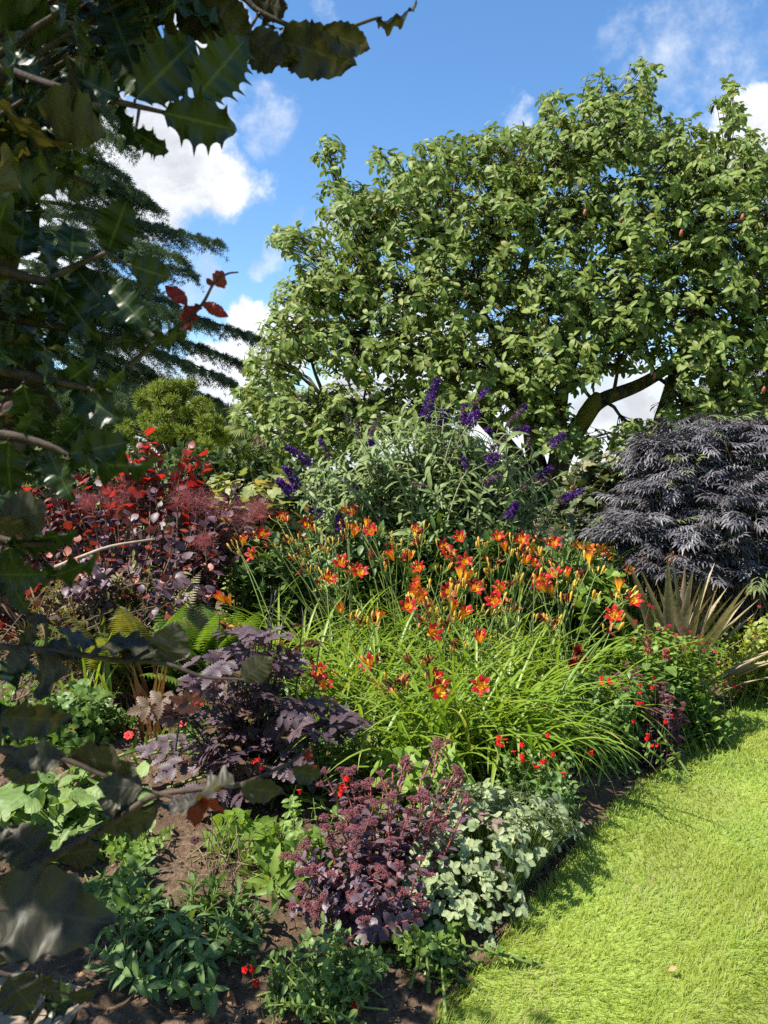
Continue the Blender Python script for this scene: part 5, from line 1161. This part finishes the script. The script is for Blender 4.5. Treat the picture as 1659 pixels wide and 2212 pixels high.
# ---- grey-green strawberry-like mound
R = rng(570)
str_m = leaf_mat('grey_toothed_leaf', (.21,.26,.12), (.33,.38,.20), trans=.25, tcol=(1.3,1.4,.7), rough=.5, spec=.3, vein=(.30,.34,.20), veins=6, vstr=.35, back=(.30,.34,.25), c=(.17,.11,.09), cpos=.965)
TS = toothed(.40, 6, dep=.28, cup=.38, droop=.25, pk=.55)
TRI = [join_tpl([(TS, np.eye(3)*.62, (0,.30,0)), (TS, rotz(1.25,.55), (0,.30,0)), (TS, rotz(-1.25,.55), (0,.30,0))]), join_tpl([(TS, np.eye(3)*.62 @ rotx(.25), (0,.30,0)), (TS, rotz(1.1,.55) @ roty(.3), (0,.30,0)), (TS, rotz(-1.1,.55) @ roty(-.3), (0,.30,0))])]
rt = gp(.42, 2.95); sb = thing('grey_leaved_cinquefoil', 'mound of grey-green toothed three-part leaves beside the lawn and the purple sedum', 'plant', rt)
n_ = 800; a = R.uniform(0, 6.28, n_); r_ = np.sqrt(R.random(n_)); 
cx_ = .42 + (r_*np.cos(a))*.36 ; cy_ = 2.92 + r_*np.sin(a)*.42; skew = (cy_ - 2.92)*.38; cx_ = cx_ + skew
hz_ = .30*np.sqrt(np.clip(1 - r_**2.4, 0, 1))*(1 + .25*wob(cx_, cy_, 9)) *R.uniform(.6, 1.05, n_) + .02
ok = edge_dist(cx_, cy_) > -.03; cx_, cy_, hz_, a, r_ = cx_[ok], cy_[ok], hz_[ok], a[ok], r_[ok]; n_ = len(cx_)
pp = np.stack([cx_, cy_, G(cx_, cy_) + hz_], -1); up_ = nrm(np.stack([np.cos(a)*r_*.9, np.sin(a)*r_*.9, np.full(n_, .75)], -1) + R.normal(0, .25, (n_, 3)))
d_ = nrm(np.cross(up_, R.normal(0, 1, (n_, 3))) + .3*up_); mb = MB(); ms = MB()
for q_ in range(2): scatter(mb, TRI[q_], pp[q_::2], d_[q_::2], up_[q_::2], R.uniform(.045, .072, len(pp[q_::2])), R.random(len(pp[q_::2])))
for k in range(n_): b = pp[k]; g_ = np.array([rt[0] + (b[0]-rt[0])*.55, rt[1] + (b[1]-rt[1])*.55, 0]); g_[2] = float(G(g_[0], g_[1])); tube(ms, bez(g_, (g_ + b)/2 + [0,0,.03], b, 4), .0016, 3)
ms.build('stem', stem_green, sb); mb.build('foliage', str_m, sb)

# ---- chocolate cosmos clump in the shade
R = rng(580)
cos_m = leaf_mat('cosmos_leaf', (.085,.155,.045), (.135,.21,.065), trans=.3, rough=.5, spec=.3, vein=(.20,.26,.13), vstr=.5)
LNC = [leaf(prof_ov(.15, .45), 6, 1, .3, .4), leaf(prof_ov(.17, .5), 6, 1, .2, .8), leaf(prof_ov(.14, .42), 6, 1, .35, .15)]
rt = gp(-.68, 2.30); o = thing('chocolate_cosmos', 'low clump of dull green lance-shaped leaves with near-black flowers in the shade', 'plant', rt)
mb = MB(); ms = MB()
for k in range(60):
    a_ = R.uniform(0, 6.28); r_ = sqrt(R.random()); b = gp(rt[0] + .22*r_*cos(a_) + .05, rt[1] + .10 + .17*r_*sin(a_)); h_ = R.uniform(.06, .15)*(1.1 - .4*r_); e = b + np.array([.10*r_*cos(a_), .10*r_*sin(a_), h_])
    c = bez(b, (b + e)/2 + [0,0,.02], e, 7); tube(ms, c, [.003,.0015], 4); p, d, n, q_ = along(c, .026, .15, 1, True, .85, R, .25)
    put(mb, LNC, p, d, skyward(d, n, .4), .066, R, .25)
ms.build('stem', stem_green, o); mb.build('foliage', cos_m, o)
blk_m = leaf_mat('black_petal', (.022,.003,.006), (.05,.006,.012), trans=.15, tcol=(1.5,.6,.6), rough=.6, spec=.2)
for (u, v, d) in [(343,1963,2.5),(372,1968,2.55),(393,1988,2.45),(382,1918,2.75),(420,1815,2.95),(445,1900,2.8),(600,1917,2.75),(465,1888,2.8),(455,1905,2.8)]:
    c = P(u, v, d); b = gp(c[0]*.6 + rt[0]*.4, c[1] + .05); m_ = MB(); tube(m_, bez(b, (b + c)/2 + [.02,0,.08], c, 8), .0013, 4, 1); ax = nrm([R.normal(0,.3), -.5, .8]); u_ = nrm(np.cross(ax, [.3,.5,.8])); w_ = np.cross(ax, u_)
    for k in range(8): a_ = k*pi/4; scatter(m_, leaf([(0,.15),(.6,.40),(.95,.3),(1,.15)], 5, 1, .2, .4), [c], [cos(a_)*u_ + sin(a_)*w_ + .15*ax], [ax], .020, R.random())
    lathe(m_, [(0,.006),(.004,.005),(.006,.001)], ax, c, 7, 0); m_.build('flower', [blk_m, stem_green], o)
# sparse grey-green seedlings near it
R = rng(581); rt = gp(P(215, 2010, 2.75)[0], 2.8)
bush('leafy_perennial', 'thin grey-green upright shoots at the left edge of the bare soil', 'plant', rt, stems_to(rt, fill(190, 330, 1900, 2010, 2.7, 2.95, 16, R), R, .12), LNC, .07, .04, cos_m, stem_green, 581, True, .8, (.003,.0015), t0=.3)
R = rng(582); rt = gp(P(480, 1960, 2.8)[0], 2.78); o = thing('dead_stem_tuft', 'cluster of dry brown broken stems standing in the bare soil', 'dead plant', rt); mb = MB()
for k in range(34): b = gp(rt[0] + R.normal(0,.05), rt[1] + R.normal(0,.06)); tube(mb, bez(b, b + [R.normal(0,.02), 0, .1], b + np.array([R.normal(0,.05), R.normal(0,.04), R.uniform(.06,.22)]), 5), .0018, 4)
mb.build('stems', plain_mat('dry_stem', (.12,.08,.05), (.3,.21,.13), 50, .9), o)
# creeping leaves at the foot of the grey mound
R = rng(583); rt = gp(P(930, 2080, 2.45)[0], 2.5)
bush('leafy_perennial', 'dark creeping small leaves on the soil below the grey-green mound', 'plant', rt, stems_to(rt, fill(850, 1010, 2000, 2110, 2.3, 2.6, 34, R), R, .14), OV, .032, .02, mid_m, stem_green, 583)
# green shadow plants filling the border behind the front row
R = rng(584); rt = gp(P(600, 1720, 3.7)[0], 3.85)
bush('leafy_perennial', 'green grassy undergrowth behind the black-purple foliage stems', 'plant', rt, stems_to(rt, fill(380, 860, 1560, 1720, 3.6, 4.0, 50, R), R, .4), LANCE, .08, .04, mid_m, stem_green, 584)

# ---- fallen leaves
R = rng(590)
dry_m = leaf_mat('dry_leaf', (.26,.12,.06), (.36,.22,.11), trans=.1, rough=.8, spec=.1); pnk_m = leaf_mat('fallen_petal', (.35,.05,.05), (.42,.16,.10), trans=.1, rough=.7)
for (u, v, lab, sz, m_) in [(1463,2118,'small brown dry leaf lying on the lawn grass',.032,dry_m),(1300,1812,'small pale crumpled leaf lying on the lawn',.03,lime_m),(490,2150,'brown dry leaf on the shaded soil below the cosmos clump',.06,dry_m),(425,2158,'tan curled dry leaf on the shaded soil near the front',.05,dry_m),(1222,1795,'crumpled red-brown leaf on soil by the daylily tips',.05,pnk_m),(1235,1805,'faded petal on the soil beside the lawn edge',.03,pnk_m),(720,2010,'pale dry leaf under the purple sedum',.04,dry_m),(880,2185,'brown leaf on soil in front of the shaded salvia',.05,dry_m),(170,2110,'tan dry leaf on the soil by the paving',.04,dry_m)]:
    g_ = base(u, v); 
    if edge_dist(g_[0], g_[1]) < 0: g_[2] = .028
    o = MB(); scatter(o, leaf(prof_ov(.32, .5, .1), 8, 2, .35, .7, .05, 2), [g_ + [0,0,.006]], [[R.normal(), R.normal(), .15]], [[R.normal(0,.4), -.4, 1]], sz, R.random()); f_ = MB()
    tag(o.build('fallen_leaf', m_), lab, 'leaf')
    bpy.data.objects[len(bpy.data.objects) - 1] if False else None
# ================================================================== holly and copper beech close to the camera
hol_m = leaf_mat('holly_leaf', (.012,.026,.006), (.024,.042,.009), trans=.08, tcol=(1.3,1.6,.4), rough=.36, spec=.3, vein=(.085,.11,.03), veins=0, vstr=.55, back=(.040,.060,.016), blotch=.15)
hol_edge = hol_m
bee_m = leaf_mat('beech_leaf', (.026,.025,.018), (.046,.043,.019), trans=.2, tcol=(1.5,1.3,.5), rough=.5, spec=.35, vein=(.09,.075,.045), veins=8, vstr=.35, back=(.07,.066,.028), c=(.08,.04,.025), cpos=.85, blotch=.3)
red_b = leaf_mat('red_beech_leaf', (.16,.022,.020), (.24,.04,.03), trans=.45, tcol=(1.8,.7,.6), rough=.4, spec=.4, vein=(.12,.03,.03), veins=8, vstr=.5)
twb_m = plain_mat('dark_twig', (.035,.024,.018), (.085,.06,.045), 60, .8, .3)
def spiny(w0, nsp=6, sub=4, dep=.30, cup=.25, droop=.25, wave=.05):
    ts = [(0, .02)]
    for k in range(nsp):
        for j in range(sub):
            fr = j/sub; t = .04 + .94*(k + fr)/nsp; b = prof_ov(w0, .45, .12)(min(t + .02, .98)); sc = (1 - dep*sin(pi*min(1, fr*1.02))**.55) if j else 1.12
            ts.append((t + (.012 if j == 0 else 0), b*sc))
    ts.append((1, .002)); T = leaf(ts, len(ts), 2, cup, droop)
    t, s = T['ts'][:, 0], T['ts'][:, 1]; v = T['v']
    ph = (t - .04)/.94*nsp; v[:, 2] += wave*np.cos(ph*pi)*np.abs(s)**2 ; v[:, 1] += .035*np.abs(s)**2
    return T
HOL = [spiny(.37, 6, 6, .30, .2, .2, .06), spiny(.37, 5, 6, .34, .05, .35, .10), spiny(.36, 7, 6, .28, .35, .1, .05)]
def beechl(w0, seed, wave, cup, droop):
    R = rng(seed); pf = lambda t: w0*np.interp(t, [0,.06,.15,.28,.42,.55,.68,.8,.9,1], [.06,.40,.70,.92,1,.95,.80,.55,.28,.0])
    ts = [(0,.01)] + [((k + .5)/19, pf((k + .5)/19)*(1.07 if k % 2 else .94)) for k in range(19)] + [(1,.002)]
    return leaf(ts, len(ts), 2, cup, droop, wave, 3.2)
BEE = [beechl(.36, 1, .06, .15, .35), beechl(.36, 2, .085, .3, .55), beechl(.36, 3, .05, -.1, -.3)]
CAMP = np.array([0, 0, CAMZ])
def hero(mb, T, b, t, d, roll=0.0, ratio=None, rnd=.5, mat=0, tilt=0.0):
    B = P(b[0], b[1], d - tilt*.5); E = P(t[0], t[1], d + tilt*.5); Y = E - B; L = np.linalg.norm(Y); Y /= L
    vw = nrm(CAMP - (B + E)/2); X = nrm(np.cross(Y, vw)); Z = np.cross(X, Y); a = radians(roll); n = Z*cos(a) + X*sin(a)
    base_w = .36; ws = 1.0 if ratio is None else ratio/base_w
    scatter(mb, T, [B], [Y], [n], L, rnd, mat, ws); return B
def branch_thing(o, pts, d, rad, leaves, mat, tpl, seed, d2=None, rads=None, name='branch'):
    R = rng(seed); ds = np.linspace(d, d2 if d2 else d, len(pts))
    c = spline([P(u, v, q_) for (u, v), q_ in zip(pts, ds)], 28); m_ = MB(); tube(m_, c, np.linspace(rad[0], rad[1], len(c)), 7)
    ml = MB()
    for lf_ in leaves:
        b, t = lf_[0], lf_[1]; roll = lf_[2] if len(lf_) > 2 else 0; ratio = lf_[3] if len(lf_) > 3 else None; r_ = lf_[4] if len(lf_) > 4 else R.uniform(0, .8)
        k = np.argmin(np.linalg.norm(c - P(b[0], b[1], d), axis=1)); dl = c[k][1] + R.normal(0, .008)
        B = hero(ml, tpl[R.integers(len(tpl))], b, t, dl, roll, ratio, r_, 0, R.normal(0, .015))
        if np.linalg.norm(B - c[k]) > .002: tube(m_, bez(c[k], (c[k] + B)/2 + [0,0,-.003], B, 5), [.0016,.0012], 4)
    b_ = m_.build(name, twb_m, o); ml.build('leaves', mat, b_); return b_

ho = thing('holly_bush', 'dark spiny-leaved holly close by at the left, in its own shade', 'bush', (-1.05, 1.0, -.02))
tr = MB(); tube(tr, spline([(-1.05,1.0,-.05),(-1.02,1.0,.8),(-.98,1.02,1.7),(-.95,1.0,3.0)], 16), [.07,.055,.045,.02], 9); tr.build('trunk', bark_m, ho)
HB = [
 ([(-60,120),(60,170),(180,205),(262,222),(355,243)], .74, (.006,.002), [((352,243),(515,282),0,.40),((420,216),(532,82),0,.41),((292,214),(424,86),10,.41),((262,212),(128,150),15,.38),((258,228),(292,322),62,.34,.2),((292,285),(356,330),38,.40),((200,200),(150,95),20,.36),((150,200),(215,290),25,.36),((90,180),(20,90),10,.36),((60,180),(120,265),30,.36)]),
 ([(-60,250),(40,275),(120,360),(190,395)], .80, (.006,.002), [((2,280),(142,362),5,.36),((148,432),(196,388),10,.46),((60,300),(20,400),30,.36),((120,362),(210,352),62,.34),((-20,260),(60,200),10,.4)]),
 ([(-60,560),(60,600),(105,605),(150,580),(232,545)], .74, (.006,.0022), [((232,545),(270,437),-8,.44),((152,566),(166,462),8,.38),((110,592),(106,484),42,.36),((42,556),(56,452),12,.44),((112,594),(188,722),18,.30),((164,580),(256,696),5,.37),((224,606),(308,696),0,.38),((284,574),(358,598),0,.62),((60,600),(20,690),20,.4),((130,600),(95,700),25,.36)]),
 ([(-60,660),(40,690),(130,705),(220,722),(300,726)], .78, (.006,.002), [((262,732),(344,692),-20,.44),((318,742),(420,728),58,.36),((215,722),(190,790),25,.40),((150,705),(90,770),30,.36),((240,726),(330,760),55,.36),((60,690),(20,610),10,.40),((120,705),(60,640),35,.36),((350,716),(320,690),20,.5)]),
 ([(-60,780),(30,805),(110,822),(190,838),(240,850)], .72, (.006,.002), [((50,828),(88,962),20,.34),((240,850),(150,812),55,.30),((120,840),(200,792),20,.36),((160,838),(250,905),15,.38),((95,830),(120,742),45,.30),((200,845),(280,812),52,.32)]),
 ([(-60,930),(40,945),(110,965),(150,985)], .70, (.006,.002), [((150,980),(277,955),0,.42),((140,985),(322,1046),66,.34),((120,970),(190,900),20,.40),((100,960),(150,1080),30,.34),((40,950),(90,880),30,.36),((20,950),(10,1080),20,.40),((60,960),(100,1060),45,.36)]),
 ([(-60,1150),(0,1165),(60,1175),(120,1172)], .70, (.005,.002), [((10,1170),(162,1160),60,.36),((0,1195),(95,1175),50,.36),((20,1180),(30,1250),15,.40)]),
 ([(-60,1225),(0,1240),(60,1248),(120,1250)], .66, (.005,.002), [((-5,1240),(92,1244),25,.40),((80,1248),(212,1236),62,.38),((20,1250),(60,1330),45,.36)]),
 ([(40,2250),(75,2195),(100,2162)], .72, (.004,.002), [((98,2160),(160,2160),0,.42),((60,2200),(20,2130),30,.36)]),
]
for k, (pts, d, rad, lv) in enumerate(HB): branch_thing(ho, pts, d, rad, lv, hol_m, HOL, 700 + k)
be = thing('copper_beech', 'dark copper beech with wavy leaves and red young shoots close by at the left', 'tree', (-1.5, .9, -.02))
tr = MB(); tube(tr, spline([(-1.5,.9,-.05),(-1.48,.95,1.0),(-1.45,1.0,2.0),(-1.3,1.0,3.3)], 16), [.09,.075,.06,.03], 9); tr.build('trunk', bark_m, be)
BB = [
 ([(330,-90),(430,-40),(520,-8),(560,25),(640,60),(720,68),(805,42),(825,38)], .80, (.004,.0012), [((600,86),(770,142),0,.31),((690,66),(822,112),0,.25),((815,46),(917,50),66,.36,.3),((532,74),(628,158),5,.32),((545,0),(640,22),5,.30),((455,-10),(545,92),5,.34),((380,-10),(478,84),10,.34),((300,-40),(390,60),10,.34),((622,146),(636,132),30,.4),((560,30),(600,85),70,.2)]),
 ([(280,790),(330,745),(372,715),(405,690),(437,657),(462,612),(490,592),(515,588)], .80, (.003,.0008), []),
 ([(-80,1380),(0,1396),(132,1407),(238,1425),(354,1433),(439,1462),(522,1468)], .66, (.0036,.0012), [((354,1432),(382,1347),0,.44,.75),((522,1468),(593,1418),0,.36,.8),((336,1412),(258,1398),50,.38),((330,1410),(200,1362),66,.36),((206,1388),(112,1372),60,.36),((172,1412),(104,1388),62,.42),((145,1440),(28,1470),20,.42),((100,1342),(52,1334),50,.42),((60,1400),(10,1450),30,.44),((40,1400),(90,1350),45,.4)]),
 ([(-80,1080),(-20,1110),(20,1112)], .62, (.004,.002), [((0,1122),(128,1096),0,.36),((-10,1120),(60,1160),40,.4)]),
 ([(-90,1610),(0,1618),(90,1632),(140,1640),(215,1672),(310,1705),(400,1730)], .62, (.0036,.0012), [((310,1704),(214,1696),0,.36,.3),((150,1638),(320,1640),42,.24),((140,1640),(0,1632),20,.27),((0,1545),(158,1572),20,.27),((425,1728),(350,1752),50,.3),((20,1625),(70,1700),30,.4)]),
 ([(-90,1940),(30,1890),(125,1845),(215,1790),(270,1760),(330,1720),(430,1705),(520,1695),(600,1660),(640,1640),(672,1614)], .64, (.0048,.0008), [((507,1694),(386,1698),55,.36),((520,1698),(616,1722),25,.30),((632,1658),(706,1692),20,.30,.7),((96,1868),(8,1775),0,.38),((125,1852),(234,1818),15,.32),((250,1786),(342,1772),40,.34),((208,1800),(300,1752),60,.36),((300,1740),(215,1738),20,.36),((60,1880),(20,1960),30,.44),((20,1850),(-60,1790),10,.4)]),
 ([(-90,1950),(-20,1962),(20,1965)], .56, (.004,.002), [((-20,1955),(218,1992),0,.34,.35),((10,2010),(62,2078),20,.44,.7),((-20,1970),(50,2110),25,.44)]),
 ([(-60,2080),(10,2105),(60,2110)], .66, (.003,.0015), [((20,2108),(72,2196),10,.48),((60,2110),(120,2150),50,.4),((150,2150),(204,2156),58,.36)]),
]
for k, (pts, d, rad, lv) in enumerate(BB):
    b_ = branch_thing(be, pts, d, rad, lv, bee_m, BEE, 720 + k)
    if k == 1:
        m_ = MB(); hero(m_, BEE[0], (405,658), (350,608), .8, 10, .22, .3); hero(m_, BEE[2], (437,656), (501,685), .8, 10, .20, .5); hero(m_, BEE[1], (462,614), (492,590), .8, 30, .60, .9); hero(m_, BEE[1], (458,605), (445,615), .8, 0, .6, .9); hero(m_, BEE[1], (434,662), (371,714), .8, 50, .34, .1); m_.build('young_leaves', red_b, b_)['label'] = 'small red young leaves'
    if k == 5: m_ = MB(); hero(m_, BEE[0], (668,1616), (660,1650), .64, 20, .34, .4); hero(m_, BEE[1], (672,1614), (668,1632), .64, 50, .3, .2); m_.build('young_leaves', red_b, b_)
    if k == 4: m_ = MB(); hero(m_, BEE[0], (424,1724), (418,1800), .62, 10, .25, .2); hero(m_, BEE[2], (424,1726), (492,1742), .62, 50, .26, .8); hero(m_, BEE[2], (428,1724), (450,1752), .62, 60, .28, .6); m_.build('young_leaves', red_b, b_)
# the dense dark body of both bushes, from the picture's left edge outwards
def mass(o, T, mat, n, seed, size, region, name):
    R = rng(seed); pp = []; 
    while len(pp) < n:
        c = region(R)
        if c is not None: pp.append(c)
    pp = np.array(pp); k = len(pp); mb = MB(); d = nrm(R.normal(0, 1, (k, 3)) + [.25,-.2,-.25]); nn = nrm(R.normal(0, .7, (k, 3)) + np.array([-.1,-.3,.8]))
    for q_ in range(len(T)): scatter(mb, T[q_], pp[q_::len(T)], d[q_::len(T)], nn[q_::len(T)], R.uniform(.75, 1.2, len(pp[q_::len(T)]))*size, R.random(len(pp[q_::len(T)])))
    for j in range(0, k, 5): tube(mb, bez(pp[j], pp[j] + [-.05,0,-.02], pp[j] + [-.16,.02,-.08], 4), [.0015,.004], 4, 1)
    mb.build(name, [mat, twb_m], o)
def lim(v):      # how far the solid foliage reaches to the right, in photo units, by height
    return np.interp(v, [-400,0,60,140,200,260,330,480,600,720,800,900,1000,1100,1200,1400,1600,1900,2100,2212], [480,430,400,260,200,140,90,70,80,110,90,60,55,30,20,5,0,5,0,-20])
def reg_in(R):
    v = R.uniform(-350, 1900); d = R.uniform(.72, 1.35); e = lim(v); u = e - 55 - abs(R.normal(0, 1))*150 - 35*(d > 1)
    if v > 1100 and R.random() < .5: return None
    return P(u, v, d)
mass(ho, HOL, hol_m, 620, 801, .066, reg_in, 'foliage')
mass(be, BEE, bee_m, 330, 802, .072, reg_in, 'foliage')
def reg_out(R):   # beyond the left edge of the picture: unseen rest of the hedge, its height shaped to cast shade
    y = R.uniform(-.7, 2.5); z = R.uniform(.3, np.interp(y, [-.7,.7,1.2,2.0,2.15,2.5], [3.7,3.3,2.4,2.1,1.3,1.1])); x = -.53*max(y, .2) - (.12 if y > .2 else .35) - abs(R.normal(0, .6))
    if y > 1.5 and z < .9 and R.random() < .5: return None
    return np.array([x, y, z])
mass(ho, HOL, hol_m, 1300, 803, .085, reg_out, 'outer_shade_foliage')  # unseen leaves added to keep sun off the near holly and front plants
mass(be, BEE, bee_m, 1100, 804, .09, reg_out, 'outer_shade_foliage')
